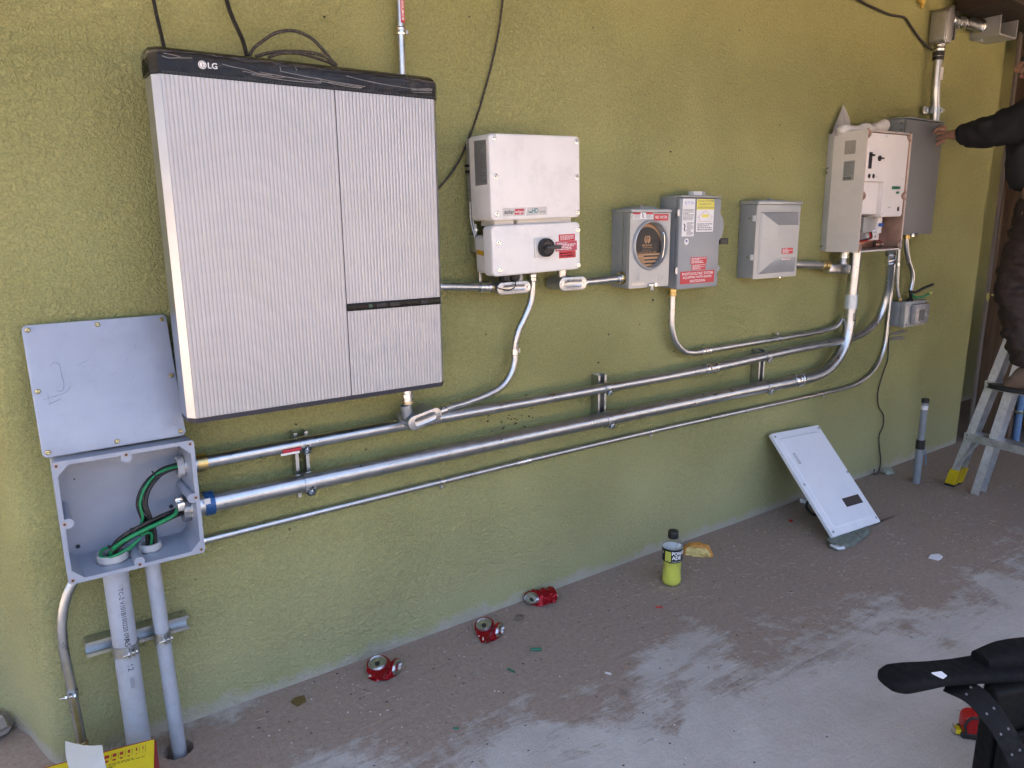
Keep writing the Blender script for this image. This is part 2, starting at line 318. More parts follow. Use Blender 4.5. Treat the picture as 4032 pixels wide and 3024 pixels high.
def smooth_pts(pts, n=6):
    P = [Vector(p) for p in pts]
    if len(P) < 3: return P
    P = [P[0]*2-P[1]]+P+[P[-1]*2-P[-2]]; out = []
    for i in range(1, len(P)-2):
        a, b, c, d = P[i-1:i+3]
        L1, L2, L3 = max((b-a).length, 1e-6)**.5, max((c-b).length, 1e-6)**.5, max((d-c).length, 1e-6)**.5
        t0, t1, t2, t3 = 0, L1, L1+L2, L1+L2+L3
        for k in range(n):
            t = t1+(t2-t1)*k/n
            A1 = a*((t1-t)/(t1-t0))+b*((t-t0)/(t1-t0)); A2 = b*((t2-t)/(t2-t1))+c*((t-t1)/(t2-t1)); A3 = c*((t3-t)/(t3-t2))+d*((t-t2)/(t3-t2))
            B1 = A1*((t2-t)/(t2-t0))+A2*((t-t0)/(t2-t0)); B2 = A2*((t3-t)/(t3-t1))+A3*((t-t1)/(t3-t1))
            out.append(B1*((t2-t)/(t2-t1))+B2*((t-t1)/(t2-t1)))
    return out+[P[-2]]
def tube(bm, pts, r, seg=14, n=6, smooth=True, mi=0):
    P = smooth_pts(pts, n) if smooth else [Vector(p) for p in pts]
    rs = r if callable(r) else (lambda t: r)
    d = (P[1]-P[0]).normalized(); u, v = frame(d); rings = []
    for i, p in enumerate(P):
        nd = ((P[min(i+1, len(P)-1)]-P[max(i-1, 0)])).normalized()
        q = d.rotation_difference(nd); u = q @ u; v = q @ v; d = nd; rr = rs(i/(len(P)-1))
        rings.append([bm.verts.new(p+u*(rr*math.cos(2*math.pi*k/seg))+v*(rr*math.sin(2*math.pi*k/seg))) for k in range(seg)])
    for a, b in zip(rings, rings[1:]):
        for k in range(seg):
            bm.faces.new((a[k], a[(k+1) % seg], b[(k+1) % seg], b[k])).material_index = mi
    bm.faces.new(rings[0]).material_index = mi; bm.faces.new(rings[-1]).material_index = mi
def rr_poly(x0, x1, z0, z1, r, seg=5):
    out = []
    for cx, cz, a0 in ((x1-r, z1-r, 0), (x0+r, z1-r, 90), (x0+r, z0+r, 180), (x1-r, z0+r, 270)):
        for k in range(seg+1):
            a = R(a0+90*k/seg); out.append((cx+r*math.cos(a), cz+r*math.sin(a)))
    return out
def inset(poly, d):
    n = len(poly); cx = sum(p[0] for p in poly)/n; cz = sum(p[1] for p in poly)/n; out = []
    for i in range(n):
        p, a, b = Vector(poly[i]), Vector(poly[i-1]), Vector(poly[(i+1) % n])
        t = (b-a); nn = Vector((-t.y, t.x)); nn = nn.normalized() if nn.length > 1e-9 else Vector((0, 0))
        if nn.dot(Vector((cx, cz))-p) < 0: nn = -nn
        out.append((p.x+nn.x*d, p.y+nn.y*d))
    return out
def loft(bm, rings, cap0=True, cap1=True, mi=0):
    vr = [[bm.verts.new(p) for p in r] for r in rings]; n = len(vr[0])
    for a, b in zip(vr, vr[1:]):
        for k in range(n): bm.faces.new((a[k], a[(k+1) % n], b[(k+1) % n], b[k])).material_index = mi
    if cap0: bm.faces.new(vr[0]).material_index = mi
    if cap1: bm.faces.new(vr[-1]).material_index = mi
def plate(bm, poly, yb, yf, bev=0, steps=3):
    """poly in (x,z), from back yb to front yf (yf<yb), front edge rounded by bev"""
    rings = [[(x, yb, z) for x, z in poly]]
    if bev:
        for k in range(steps+1):
            a = math.pi/2*k/steps; pp = inset(poly, bev*(1-math.cos(a)))
            rings.append([(x, yf+bev*(1-math.sin(a)), z) for x, z in pp])
    else: rings.append([(x, yf, z) for x, z in poly])
    loft(bm, rings)
def rplate(bm, x0, x1, z0, z1, yb, yf, r, bev=0): plate(bm, rr_poly(x0, x1, z0, z1, r), yb, yf, bev)
def lathe(bm, prof, c=(0, 0, 0), seg=32, mi=0, wob=None):
    rings = []
    for r, z in prof:
        rings.append([(c[0]+(r+(wob(2*math.pi*k/seg, z) if wob else 0))*math.cos(2*math.pi*k/seg), c[1]+(r+(wob(2*math.pi*k/seg, z) if wob else 0))*math.sin(2*math.pi*k/seg), c[2]+z) for k in range(seg)])
    ring = prof[0][0] > .001 and prof[-1][0] > .001
    if ring: rings.append(rings[0])
    loft(bm, rings, not ring, not ring, mi=mi)
    if ring: bmesh.ops.remove_doubles(bm, verts=bm.verts, dist=1e-6)
def lettering(parent, body, x0, x1, z0, z1, y, mat, side=False, bold=0.0, name='lettering', shear=0):
    """flat print facing -Y (or facing -X when side: x0..x1 then runs along -Y at x=y)"""
    cu = bpy.data.curves.new('t', 'FONT'); cu.body = body; cu.size = 1; cu.align_x = 'CENTER'; cu.offset = bold; cu.resolution_u = 3; cu.shear = shear; cu.space_line = .86
    o = bpy.data.objects.new('t', cu); COL.objects.link(o)
    me = bpy.data.meshes.new_from_object(o.evaluated_get(bpy.context.evaluated_depsgraph_get()))
    bpy.data.objects.remove(o); bpy.data.curves.remove(cu)
    xs = [v.co.x for v in me.vertices]; ys = [v.co.y for v in me.vertices]
    ax, bx, ay, by = min(xs), max(xs), min(ys), max(ys)
    for v in me.vertices:
        a = (v.co.x-ax)/(bx-ax); b = (v.co.y-ay)/(by-ay); zz = z0+(z1-z0)*b
        v.co = (y, x0+(x1-x0)*a, zz) if side else (x0+(x1-x0)*a, y, zz)
    me.name = name; me.materials.append(mat)
    o = bpy.data.objects.new(name, me); COL.objects.link(o); o.parent = parent; return o
def fineprint(parent, x0, x1, z0, z1, y, mat, rows, seed=1, side=False, h=.5, name='fine_print'):
    """rows of tiny print, too small to read, each row broken into words"""
    rnd = random.Random(seed); bm = NB(); dz = (z1-z0)/rows
    sg = 1 if x1 > x0 else -1
    for i in range(rows):
        zc = z1-dz*(i+.5); x = x0; end = x0+(x1-x0)*(1 if rnd.random() < .6 else rnd.uniform(.5, .95))
        while (end-x)*sg > 0:
            wl = abs(x1-x0)*rnd.uniform(.06, .2); e = min(x+wl, end) if sg > 0 else max(x-wl, end)
            c = [(x, zc-dz*h/2), (e, zc-dz*h/2), (e, zc+dz*h/2), (x, zc+dz*h/2)]
            bm.faces.new([bm.verts.new((y, a, b) if side else (a, y, b)) for a, b in c])
            x = e+sg*abs(x1-x0)*.03
    return part(name, bm, mat, parent, flat=True)
def sheet(bm, x0, x1, z0, z1, y, t=.0006): box(bm, x0, x1, y, y-t, z0, z1)

# ---------------------------------------------------------------- large structure
bm = NB()
for c in ((-900, -900), (900, -900), (900, 900), (-900, 900)): bm.verts.new((*c, -.07))
bm.verts.ensure_lookup_table(); bm.faces.new(bm.verts)
tag(part('ground', bm, DIRT, flat=True), kind='structure')

# patio slab with a cored hole for the small pipe
bm = NB()
def ringpts(c, r, n=28): return [(c[0]+r*math.cos(2*math.pi*k/n)*(1+.08*math.sin(3*k)), c[1]+r*math.sin(2*math.pi*k/n)*(1+.06*math.cos(2*k))) for k in range(n)]
hole = ringpts((.128, -.105), .040)
outer = [(-3.2, -4.6), (7.2, -4.6), (7.2, 1.6), (-3.2, 1.6)]
vo = [bm.verts.new((x, y, 0)) for x, y in outer]; vh = [bm.verts.new((x, y, 0)) for x, y in hole]
es = [bm.edges.new((l[k], l[(k+1) % len(l)])) for l in (vo, vh) for k in range(len(l))]
bmesh.ops.triangle_fill(bm, use_beauty=True, use_dissolve=False, edges=es)
vb = [bm.verts.new((x*1.0, y, -.085)) for x, y in hole]
for k in range(len(vh)): bm.faces.new((vh[k], vh[(k+1) % len(vh)], vb[(k+1) % len(vh)], vb[k]))
vob = [bm.verts.new((x, y, -.085)) for x, y in outer]
for k in range(4): bm.faces.new((vo[k], vo[(k+1) % 4], vob[(k+1) % 4], vob[k]))
tag(part('patio_floor', bm, CONC, flat=True), kind='structure')

# stuccoed wall with a rounded corner at its near end and a soft return at the far end
prof = [(-2.6, 2.4), (-1.2, 1.25), (-.50, .58), (-.30, .36), (-.235, .27), (-.205, .20), (-.19, .14), (-.178, .09), (-.166, .05), (-.152, .022), (-.132, .006), (-.10, 0)]
x = -.05
while x < 4.78: prof.append((x, 0)); x += .11
prof += [(4.80, 0), (4.84, .004), (4.87, .016), (4.895, .045), (4.908, .10), (4.915, .20), (4.925, .42), (5.0, .48), (6.3, .50)]
bm = NB(); zs = [k*2.9/34-.05 for k in range(35)]; grid = []
for z in zs:
    row = []
    for (px, py) in prof:
        q = noise.noise(Vector((px*1.7, z*1.7, 3)))*.004+noise.noise(Vector((px*.6, z*.8, 9)))*.004
        row.append(bm.verts.new((px, py+q+(.004 if py > .02 else 0), z)))
    grid.append(row)
for a, b in zip(grid, grid[1:]):
    for k in range(len(prof)-1): bm.faces.new((a[k], a[k+1], b[k+1], b[k]))
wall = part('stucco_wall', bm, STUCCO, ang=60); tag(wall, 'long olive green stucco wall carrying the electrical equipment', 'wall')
def blotch(cx, cz, rx, rz, n=18, seed=1, y=-.006, t=.004, ang=0):
    rnd = random.Random(seed); bm = NB(); pts = []
    for k in range(n):
        a = 2*math.pi*k/n; s = rnd.uniform(.6, 1.15); dx, dz = rx*s*math.cos(a), rz*s*math.sin(a)
        pts.append((cx+dx*math.cos(ang)-dz*math.sin(ang), cz+dx*math.sin(ang)+dz*math.cos(ang)))
    plate(bm, pts, y+t+.01, y-t, 0); return bm
for q in ((3.97, .80, .10, .011, 3), (3.96, .768, .085, .012, 4)): part('plaster_gouge', blotch(*q[:4], seed=q[4], y=-.004), PLASTER, wall, flat=True)

for (x, z, r) in ((.558, .842, .0045), (1.75, .889, .004), (2.036, 1.11, .005), (2.164, 1.013, .004), (1.80, .994, .0035), (2.106, 1.682, .0045), (.721, 1.98, .0035), (1.192, 2.043, .003)):
    bm = NB(); cyl(bm, (x, -.002, z), (x, -.0072, z), r*.75, r*.6, seg=9); part('drill_hole', bm, INKB, wall, flat=True)
rnd = random.Random(21); bm = NB()
for k in range(46):
    x = rnd.gauss(1.35, .08); z = rnd.gauss(.735, .035); r = rnd.uniform(.001, .0034)
    pl = [(x+r*rnd.uniform(.6, 1.2)*math.cos(q*.9), z+r*rnd.uniform(.6, 1.4)*math.sin(q*.9)) for q in range(7)]
    loft(bm, [[(a, -.001, b) for a, b in pl], [(a, -.0068, b) for a, b in pl]])
o = part('mud_splatter', bm, M('dried_mud', (.10, .065, .035), .9), wall, flat=True); o['kind'] = 'stuff'
# porch roof: boards on beams
rf = thing('porch_roof', 'dark timber porch roof above the wall', 'roof', (1.5, -1.6, 2.6))
bm = NB(); box(bm, -6.0, 6.0, .42, 2.6, .06, .16); part('roof_deck', bm, ROOFW, rf); bm = NB(); box(bm, .7, 6.0, -2.6, .419, .06, .16); part('roof_deck', bm, ROOFW, rf)  # second deck reaches further forward, added to darken the far end
for k in range(9):
    bm = NB(); xx = -4.4+k*1.18
    cyl(bm, (xx, .25, 0), (xx, 1.45, 0), .075, seg=12); part('rafter', bm, ROOFW, rf)
bm = NB(); box(bm, 2.62, 4.6, 1.30, 1.56, -.145, .05, .01); part('header_beam', bm, M('dark_beam_wood', (.03, .02, .013), .8), rf)  # header beam much darker than the roof boards
# end wall added to block light at the far end, and timber post
bm = NB(); box(bm, 0, .2, -1.8, 1.2, 0, 2.66); solo('shading_end_wall', bm, WOOD, 'dark wooden wall added to block light at the far end of the porch', 'wall', (0, 0, 0)).location = (6.25, 0, 0)
po = thing('timber_post', 'wide weathered brown plank post at the far end of the green wall', 'post', (5.0, -.1, 0))
bm = NB(); box(bm, .006, .07, -.125, .085, 0, 2.5, .004); part('plank', bm, WOOD, po)
bm = NB(); box(bm, -.012, .03, .0865, .106, 0, 2.5, .003); part('edge_strip', bm, WOODG, po)
for (yy, zz, a, b, sd_) in ((.085, .925, .010, .035, 5), (.045, .945, .03, .013, 6)):
    bm = NB(); rnd = random.Random(sd_); n = 14
    pl = [(yy+a*math.cos(2*math.pi*k/n)*rnd.uniform(.5, 1.2), zz+b*math.sin(2*math.pi*k/n)*rnd.uniform(.5, 1.2)) for k in range(n)]
    xf = -.0135 if yy > .08 else .004
    loft(bm, [[(xf+.003, p, q) for p, q in pl], [(xf-.001, p, q) for p, q in pl]]); part('paint_splash', bm, YPAINT, po, flat=True)

# ---------------------------------------------------------------- battery cabinet
bt = thing('battery_cabinet', 'large silver ribbed home battery cabinet with black top band', 'battery', (.21, 0, .945))
CS = [(.014, -.128), (.014, -.198), (.030, -.216), (.728, -.216), (.744, -.198), (.744, -.128)]
bm = NB(); loft(bm, [[(x, y, z) for x, y in CS] for z in (.0125, .8095)]); part('side_shell', bm, ALUSIDE, bt, flat=True)
def ribbed(x0, x1, z0, z1, seed):
    bm = NB(); n = round((x1-x0)/.0095); p = (x1-x0)/n; pr = []
    for k in range(n):
        a = x0+k*p; pr += [(a, -.2184), (a+p*.10, -.2184), (a+p*.20, -.2191), (a+p*.36, -.2195), (a+p*.55, -.2197), (a+p*.74, -.2195), (a+p*.90, -.2190)]
    pr.append((x1, -.2184)); lo = [bm.verts.new((x, y, z0)) for x, y in pr]; hi = [bm.verts.new((x, y, z1)) for x, y in pr]
    for k in range(len(pr)-1): bm.faces.new((lo[k], lo[k+1], hi[k+1], hi[k]))
    return bm
for a in ((.031, .4378, .0128, .8092), (.4402, .727, .2668, .8092), (.4402, .727, .0128, .2455)): part('ribbed_panel', ribbed(*a, 1), ALU, bt, ang=25)
bm = NB(); box(bm, .4378, .4402, -.2168, -.2172, .0128, .8092); part('panel_seam', bm, NAVY, bt)
bm = NB(); box(bm, .4402, .7285, -.2165, -.2215, .2460, .2662, .0015); ds = part('control_strip', bm, BLKGLOSS, bt)
for a, b in ((.525, .556), (.566, .597), (.662, .688)):
    bm = NB(); po_ = rr_poly(a, b, .2505, .2618, .002); pi_ = inset(po_, .0018)
    loft(bm, [[(x, -.2214, z) for x, z in po_], [(x, -.2232, z) for x, z in inset(po_, .0004)], [(x, -.2232, z) for x, z in pi_], [(x, -.2216, z) for x, z in inset(pi_, .0003)]], cap0=False, cap1=True); part('button_frame', bm, BLK, ds)
bm = NB(); box(bm, .502, .513, -.2214, -.2222, .2515, .2608); part('indicator', bm, M('indicator_dark_green', (.008, .06, .04), .3), ds)
CB = [(.016, -.128), (.016, -.199), (.031, -.218), (.727, -.218), (.742, -.199), (.742, -.128)]
bm = NB(); box(bm, .07, .69, -.005, -.129, .03, .84, .004); part('mount_body', bm, NAVY, bt)
bm = NB(); loft(bm, [[(x, y, z) for x, y in CB] for z in (0, .0122)]); part('base_trim', bm, NAVY, bt, flat=True)
# top band: chamfered like the body, its upper edge rolled back
def ringc(ins, z): return [(x+(ins*.25 if x < .3 else -ins*.25), y+(ins if y < -.15 else 0), z) for x, y in ((.011, -.122), (.011, -.199), (.028, -.220), (.730, -.220), (.747, -.199), (.747, -.122))]
bm = NB(); loft(bm, [ringc(0, .8105), ringc(0, .848), ringc(.004, .858), ringc(.013, .866), ringc(.03, .872), ringc(.09, .880)]); cap = part('top_band', bm, BLKGLOSS, bt, ang=30)
bm = NB()
for k in range(96):
    xx = .034+k*.00725; box(bm, xx, xx+.0042, -.2195, -.2215, .8112, .8165)
part('vent_teeth', bm, BLK, bt)
cyb = NB(); box(cyb, .728, .7605, -.1885, -.1885, .8105, .86); cyb.free()
lg = NB(); lathe(lg, [(.0001, 0), (.0088, 0), (.0090, .0004), (.0088, .0008), (.0001, .0008)], seg=36)
bmesh.ops.rotate(lg, verts=lg.verts, cent=(0, 0, 0), matrix=Matrix.Rotation(R(90), 3, 'X')); bmesh.ops.translate(lg, verts=lg.verts, vec=(.1215, -.2203, .8365))
em = part('round_emblem', lg, WHINK, bt)
def arcstroke(cx, cz, r, a0, a1, wd, y, n=22):
    bm = NB(); pv = None
    for k in range(n+1):
        a = R(a0+(a1-a0)*k/n); q = [bm.verts.new((cx+rr*math.cos(a), y, cz+rr*math.sin(a))) for rr in (r-wd/2, r+wd/2)]
        if pv: bm.faces.new((pv[0], pv[1], q[1], q[0]))
        pv = q
    return bm
bm = arcstroke(.1215, .8365, .0068, 40, 360, .0011, -.2213)
box(bm, .1215, .1283, -.2212, -.2214, .8360, .8370); box(bm, .1208, .1218, -.2212, -.2214, .8325, .8412); box(bm, .1208, .1245, -.2212, -.2214, .8322, .8331)
part('emblem_face', bm, CARDBLK, em, flat=True)
lettering(bt, 'LG', .1335, .1545, .8300, .8430, -.2206, WHINK, bold=.02)
bm = NB(); loft(bm, [[(x, y-.0035, z) for x, y, z in ringc(0, .8135)], [(x, y-.0045, z) for x, y, z in ringc(0, .832)], [(x, y-.0030, z) for x, y, z in ringc(0, .85)], [(x, y-.003, z+.001) for x, y, z in ringc(.006, .861)]], cap0=False, cap1=False)
bmesh.ops.subdivide_edges(bm, edges=bm.edges, cuts=5, use_grid_fill=True)
for v in bm.verts: v.co.y += noise.noise(Vector((v.co.x*11, v.co.z*70, 2)))*.0022; v.co.z += noise.noise(Vector((v.co.x*30, 5, v.co.y*9)))*.0012
part('plastic_film', bm, FILM, bt, ang=80)
FCR = M('film_crease_glint', (.50, .48, .45), .25)  # pale strips painting the glints along folds in the film
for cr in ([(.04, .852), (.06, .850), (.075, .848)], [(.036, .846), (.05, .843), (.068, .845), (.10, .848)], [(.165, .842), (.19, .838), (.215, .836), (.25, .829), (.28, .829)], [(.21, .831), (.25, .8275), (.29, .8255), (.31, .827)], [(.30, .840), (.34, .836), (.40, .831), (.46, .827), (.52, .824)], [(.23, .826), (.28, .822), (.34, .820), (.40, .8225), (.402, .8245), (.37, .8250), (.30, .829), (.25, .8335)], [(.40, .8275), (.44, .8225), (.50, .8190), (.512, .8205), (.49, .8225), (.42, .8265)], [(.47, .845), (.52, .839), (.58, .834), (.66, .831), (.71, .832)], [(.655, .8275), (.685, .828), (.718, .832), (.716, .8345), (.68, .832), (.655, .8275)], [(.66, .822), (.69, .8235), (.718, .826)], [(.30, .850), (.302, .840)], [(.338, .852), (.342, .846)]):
    bm = NB(); tube(bm, [(x, -.2245, z) for x, z in cr], .00042, seg=5, n=4); part('film_crease_glint', bm, FCR, bt)
# fitting under the cabinet
def stack_fitting(parent, x, y, z_top, specs, name='connector'):
    z = z_top
    for (kind, r, h, mt) in specs:
        bm = NB()
        if kind == 'hex': cyl(bm, (x, y, z), (x, y, z-h), r, seg=6)
        else: cyl(bm, (x, y, z), (x, y, z-h), r, seg=24)
        part(name, bm, mt, parent, ang=25); z -= h

# ---------------------------------------------------------------- conduits
def conduit(name, label, pts, r, mat=GALV, n=8, seg=20, cat='conduit', group=None):
    o = thing(name, label, cat, pts[0], group=group); L0 = Vector(pts[0]); bm = NB()
    tube(bm, [Vector(p)-L0 for p in pts], r, seg=seg, n=n); part('pipe', bm, mat, o); o['_l'] = 1; del o['_l']
    return o, L0
def collar(co, a, b, r, mat=STEEL, name='coupling', ridges=True, seg=22):
    o, L0 = co; a, b = Vector(a)-L0, Vector(b)-L0; bm = NB(); d = b-a
    if ridges:
        pr = [(0, .985), (.0, 1.0), (.16, 1.06), (.22, 1.06), (.25, 1.0), (.46, .98), (.5, 1.04), (.54, .98), (.75, 1.0), (.78, 1.06), (.84, 1.06), (1, 1.0)]
    else: pr = [(0, 1), (1, 1)]
    u, v = frame(d); rings = [[a+d*t+u*(r*s*math.cos(2*math.pi*k/seg))+v*(r*s*math.sin(2*math.pi*k/seg)) for k in range(seg)] for t, s in pr]
    loft(bm, rings); return part(name, bm, mat, o, ang=30)
def screwhead(bm, p, d, r, h): p = Vector(p); d = Vector(d); cyl(bm, p, p+d*h, r, r*.8, seg=12)
def strap1(co, p, d, r, below=True, mat=STEEL, name='strap', wd=.016, up=None):
    """one-hole strap on a pipe that runs along d at p"""
    o, L0 = co; p = Vector(p)-L0; d = Vector(d).normalized(); bm = NB()
    cyl(bm, p-d*wd/2, p+d*wd/2, r*1.09, seg=22)
    s = Vector((0, 0, -1 if below else 1)) if up is None else Vector(up)
    e = p+s*(r+.016)
    lo = [p+s*r*.8-d*wd/2, p+s*r*.8+d*wd/2, e+d*wd*.42, e-d*wd*.42]
    yb = r*.8
    a = [bm.verts.new(q+Vector((0, yb, 0))) for q in lo]; b = [bm.verts.new(q+Vector((0, yb-.004, 0))) for q in lo]
    bm.faces.new(a); bm.faces.new(b)
    for k in range(4): bm.faces.new((a[k], a[(k+1) % 4], b[(k+1) % 4], b[k]))
    st = part(name, bm, mat, o, ang=30)
    bm = NB(); screwhead(bm, p+s*(r+.008)+Vector((0, yb-.003, 0)), (0, -1, 0), .0065, .005); part('anchor_screw', bm, DARKSTEEL if mat is STEEL else mat, st)
    return st
BIGY, MIDY = -.070, -.060
big = conduit('steel_conduit', 'thickest galvanised conduit sweeping from grey junction box up into open cream cabinet', [(.244, BIGY, .680), (.9, BIGY, .681), (1.7, BIGY, .681), (2.5, BIGY, .677), (2.98, BIGY, .674), (3.10, BIGY, .677), (3.20, BIGY, .699), (3.28, BIGY, .748), (3.332, BIGY, .82), (3.352, BIGY, .91), (3.352, BIGY, 1.05), (3.35, -.074, 1.268)], .0275, seg=28)
collar(big, (.2445, BIGY, .680), (.266, BIGY, .680), .031, GALV, 'box_connector', False); collar(big, (.266, BIGY, .680), (.292, BIGY, .680), .0335, BLUEZ, 'blue_band', False)
collar(big, (2.915, BIGY, .6745), (2.985, BIGY, .674), .0315)
collar(big, (3.352, BIGY, .985), (3.352, BIGY, 1.055), .030, M('pale_tape', (.62, .68, .70), .35, .2, .1, 40), 'tape_wrap', False)
lettering(big[0], 'L', 3.352-.244-.012, 3.352-.244+.006, .925-.68, .965-.68, -.0285, INKB, name='pen_mark')
bm = NB(); box(bm, .262-.244, .278-.244, -.0335, -.0345, .010, .026); part('paper_scrap', bm, WHITEST, big[0])
mid = conduit('steel_conduit', 'middle galvanised conduit running above the thickest one with red-printed tag', [(.244, MIDY, .795), (.9, MIDY, .800), (1.5, MIDY, .801), (2.3, MIDY, .804), (2.95, MIDY, .822), (3.25, MIDY-.003, .826), (3.40, -.066, .833), (3.52, -.067, .857), (3.615, -.075, .92), (3.645, -.088, 1.03), (3.60, -.117, 1.15), (3.52, -.152, 1.275)], .0192, seg=22)
collar(mid, (.2445, MIDY, .795), (.262, MIDY, .795), .0225, DARKSTEEL, 'box_connector', False); collar(mid, (.262, MIDY, .795), (.287, MIDY, .795), .0245, BRASS, 'compression_nut', False)
collar(mid, (2.297, MIDY, .804), (2.376, MIDY, .8055), .0225)
collar(mid, (3.565, -.132, 1.20), (3.535, -.145, 1.252), .025, STEEL, 'box_connector')
bm = NB(); tube(bm, [(.245, -.0195, -.006), (.298, -.0195, -.0055)], .0055, seg=8); tgo = part('tag_sticker', bm, REDST, mid[0])
bm = NB(); box(bm, .240, .295, -.0150, -.0195, -.0185, -.0115, .001); part('tag_print', bm, WHITEST, tgo)
thin = conduit('steel_conduit', 'thinnest long galvanised conduit, lowest of the parallel runs on the green wall', [(.244, -.0145, .553), (.6, -.0145, .558), (1.0, -.0145, .562), (1.4, -.0145, .566), (2.04, -.0145, .566), (2.7, -.0145, .560), (3.27, -.0145, .556), (3.47, -.0145, .556), (3.58, -.0145, .566), (3.69, -.0145, .60), (3.77, -.0145, .66), (3.812, -.0145, .74), (3.822, -.0145, .86), (3.824, -.0145, 1.1), (3.832, -.018, 1.24), (3.836, -.02, 1.338)], .0112)
collar(thin, (.2445, -.0145, .553), (.272, -.0145, .5535), .0135, STEEL, 'box_connector'); collar(thin, (1.352, -.0145, .5655), (1.408, -.0145, .566), .0142, STEEL)
for xx, zz in ((1.041, .5624), (2.043, .566), (3.281, .556)): strap1(thin, (xx, -.0145, zz), (1, 0, 0), .0112)
bm = NB(); cyl(bm, (.256, -.001, .532), (.256, -.009, .532), .0068, seg=12); solo('wall_anchor', bm, BLUEZ, 'small dark blue screw head under the thin conduit beside the junction box', 'screw', (.256, 0, .532))
# conduit under the disconnect
dc = conduit('steel_conduit', 'galvanised conduit bending from under the tall grey switch box to the right', [(2.106, -.040, 1.158), (2.107, -.040, 1.07), (2.110, -.040, 1.00), (2.135, -.040, .938), (2.192, -.038, .892), (2.25, -.036, .8785), (2.32, -.033, .8775), (2.7, -.030, .879), (2.9, -.028, .879), (3.20, -.030, .884), (3.30, -.036, .90), (3.335, -.038, .93)], .0135)
collar(dc, (2.106, -.040, 1.1575), (2.106, -.040, 1.124), .0175, BRASS, 'box_connector'); collar(dc, (2.30, -.034, .8777), (2.358, -.0328, .8779), .0172, STEEL)
strap1(dc, (2.842, -.0285, .879), (1, 0, 0), .0135, below=False)
# inverter to LB fitting
il = conduit('steel_conduit', 'galvanised conduit curving in an S from under the white inverter', [(1.391, -.060, 1.250), (1.391, -.060, 1.20), (1.386, -.058, 1.155), (1.360, -.056, 1.10), (1.337, -.054, 1.06), (1.325, -.052, 1.022), (1.322, -.050, .99), (1.321, -.050, .955), (1.304, -.052, .911), (1.264, -.055, .872), (1.205, -.058, .852), (1.118, -.062, .8375), (1.054, -.067, .8325), (.995, -.074, .826), (.965, -.08, .822)], .0122)
collar(il, (1.391, -.060, 1.2505), (1.391, -.060, 1.222), .0165, STEEL, 'box_connector'); collar(il, (1.026, -.0705, .8292), (.993, -.0745, .8255), .0175, STEEL, 'compression_nut')
strap1(il, (1.3215, -.050, .984), (0, 0, 1), .0122, wd=.016, up=(1, 0, 0))
# elbow with oval covers
def conduit_body(name, label, loc, rot, ln, wd, dp, stubs=(), mat=CASTAL, cat='conduit fitting'):
    o = thing(name, label, cat, loc, rot); bm = NB(); po = rr_poly(-ln/2, ln/2, -wd/2, wd/2, wd*.49, 8)
    plate(bm, po, 0, -dp, 0); part('fitting_body', bm, mat, o)
    bm = NB(); pc = rr_poly(-ln/2-.003, ln/2+.003, -wd/2-.002, wd/2+.002, wd*.52, 8)
    plate(bm, pc, -dp, -dp-.0035, .0015); cv = part('oval_cover', bm, COVERAL, o)
    pi1 = rr_poly(-ln/2+.016, ln/2-.016, -wd/2+.007, wd/2-.007, wd*.5-.008, 8); bm = NB()
    loft(bm, [[(x, -dp-.0034, z) for x, z in pi1], [(x, -dp-.0050, z) for x, z in inset(pi1, .0012)], [(x, -dp-.0050, z) for x, z in inset(pi1, .0026)], [(x, -dp-.0038, z) for x, z in inset(pi1, .0042)]], cap0=False); part('embossed_panel', bm, COVERAL, cv)
    for sx in (-1, 1):
        bm = NB(); cyl(bm, (sx*(ln/2-.0075), -dp-.003, 0), (sx*(ln/2-.0075), -dp-.0065, 0), .0042, .0034, seg=14); part('cover_screw', bm, STEEL, cv)
    for (a, b, r, mt) in stubs:
        bm = NB(); cyl(bm, a, b, r, seg=22); part('hub', bm, mt, o, ang=30)
    return o
lb = conduit_body('conduit_elbow', 'grey cast conduit elbow with oval cover under the battery cabinet', (.918, -.055, .829), (0, R(-11), 0), .112, .042, .082)
bm = NB(); cyl(bm, (-.037, -.045, .012), (-.037, -.045, .052), .0175, seg=22); part('hub', bm, CASTAL, lb)
rt = thing('cabinet_connector', 'short stack of zinc connector nuts between battery cabinet and cast elbow', 'connector', (.8795, -.100, .876))
stack_fitting(rt, 0, 0, .070, [('r', .013, .012, STEEL), ('hex', .0185, .010, STEEL), ('r', .0155, .016, STEEL), ('hex', .0195, .011, STEEL), ('r', .0165, .014, BLUEZ if False else STEEL), ('r', .0185, .004, BRASS), ('r', .017, .004, DARKSTEEL)], 'nut')
# left conduit and elbow under the inverter
cl = conduit('steel_conduit', 'short galvanised conduit from behind battery cabinet to the cast elbow under inverter', [(.955, -.035, 1.236), (.985, -.055, 1.2295), (1.02, -.066, 1.226), (1.10, -.068, 1.221), (1.232, -.070, 1.212)], .0125)
collar(cl, (1.170, -.069, 1.216), (1.215, -.070, 1.213), .0165, STEEL, 'connector'); collar(cl, (1.215, -.070, 1.213), (1.2205, -.070, 1.2127), .0185, BRASS, 'seal_ring', False)
conduit_body('conduit_elbow', 'cast conduit elbow with oval cover below the black glands of the inverter', (1.2885, -.050, 1.209), (0, 0, 0), .128, .037, .046, [((.030, -.030, .016), (.030, -.030, .046), .0155, CASTAL)])
conduit_body('conduit_elbow', 'cast conduit elbow with oval cover between inverter and round meter box', (1.540, -.020, 1.209), (0, 0, 0), .118, .044, .078, [((-.020, -.040, .018), (-.020, -.040, .050), .0175, COVERAL)])
cm = conduit('steel_conduit', 'short straight galvanised conduit entering the side of the round meter box', [(1.590, -.060, 1.2075), (1.70, -.060, 1.2095), (1.812, -.060, 1.213)], .0150)
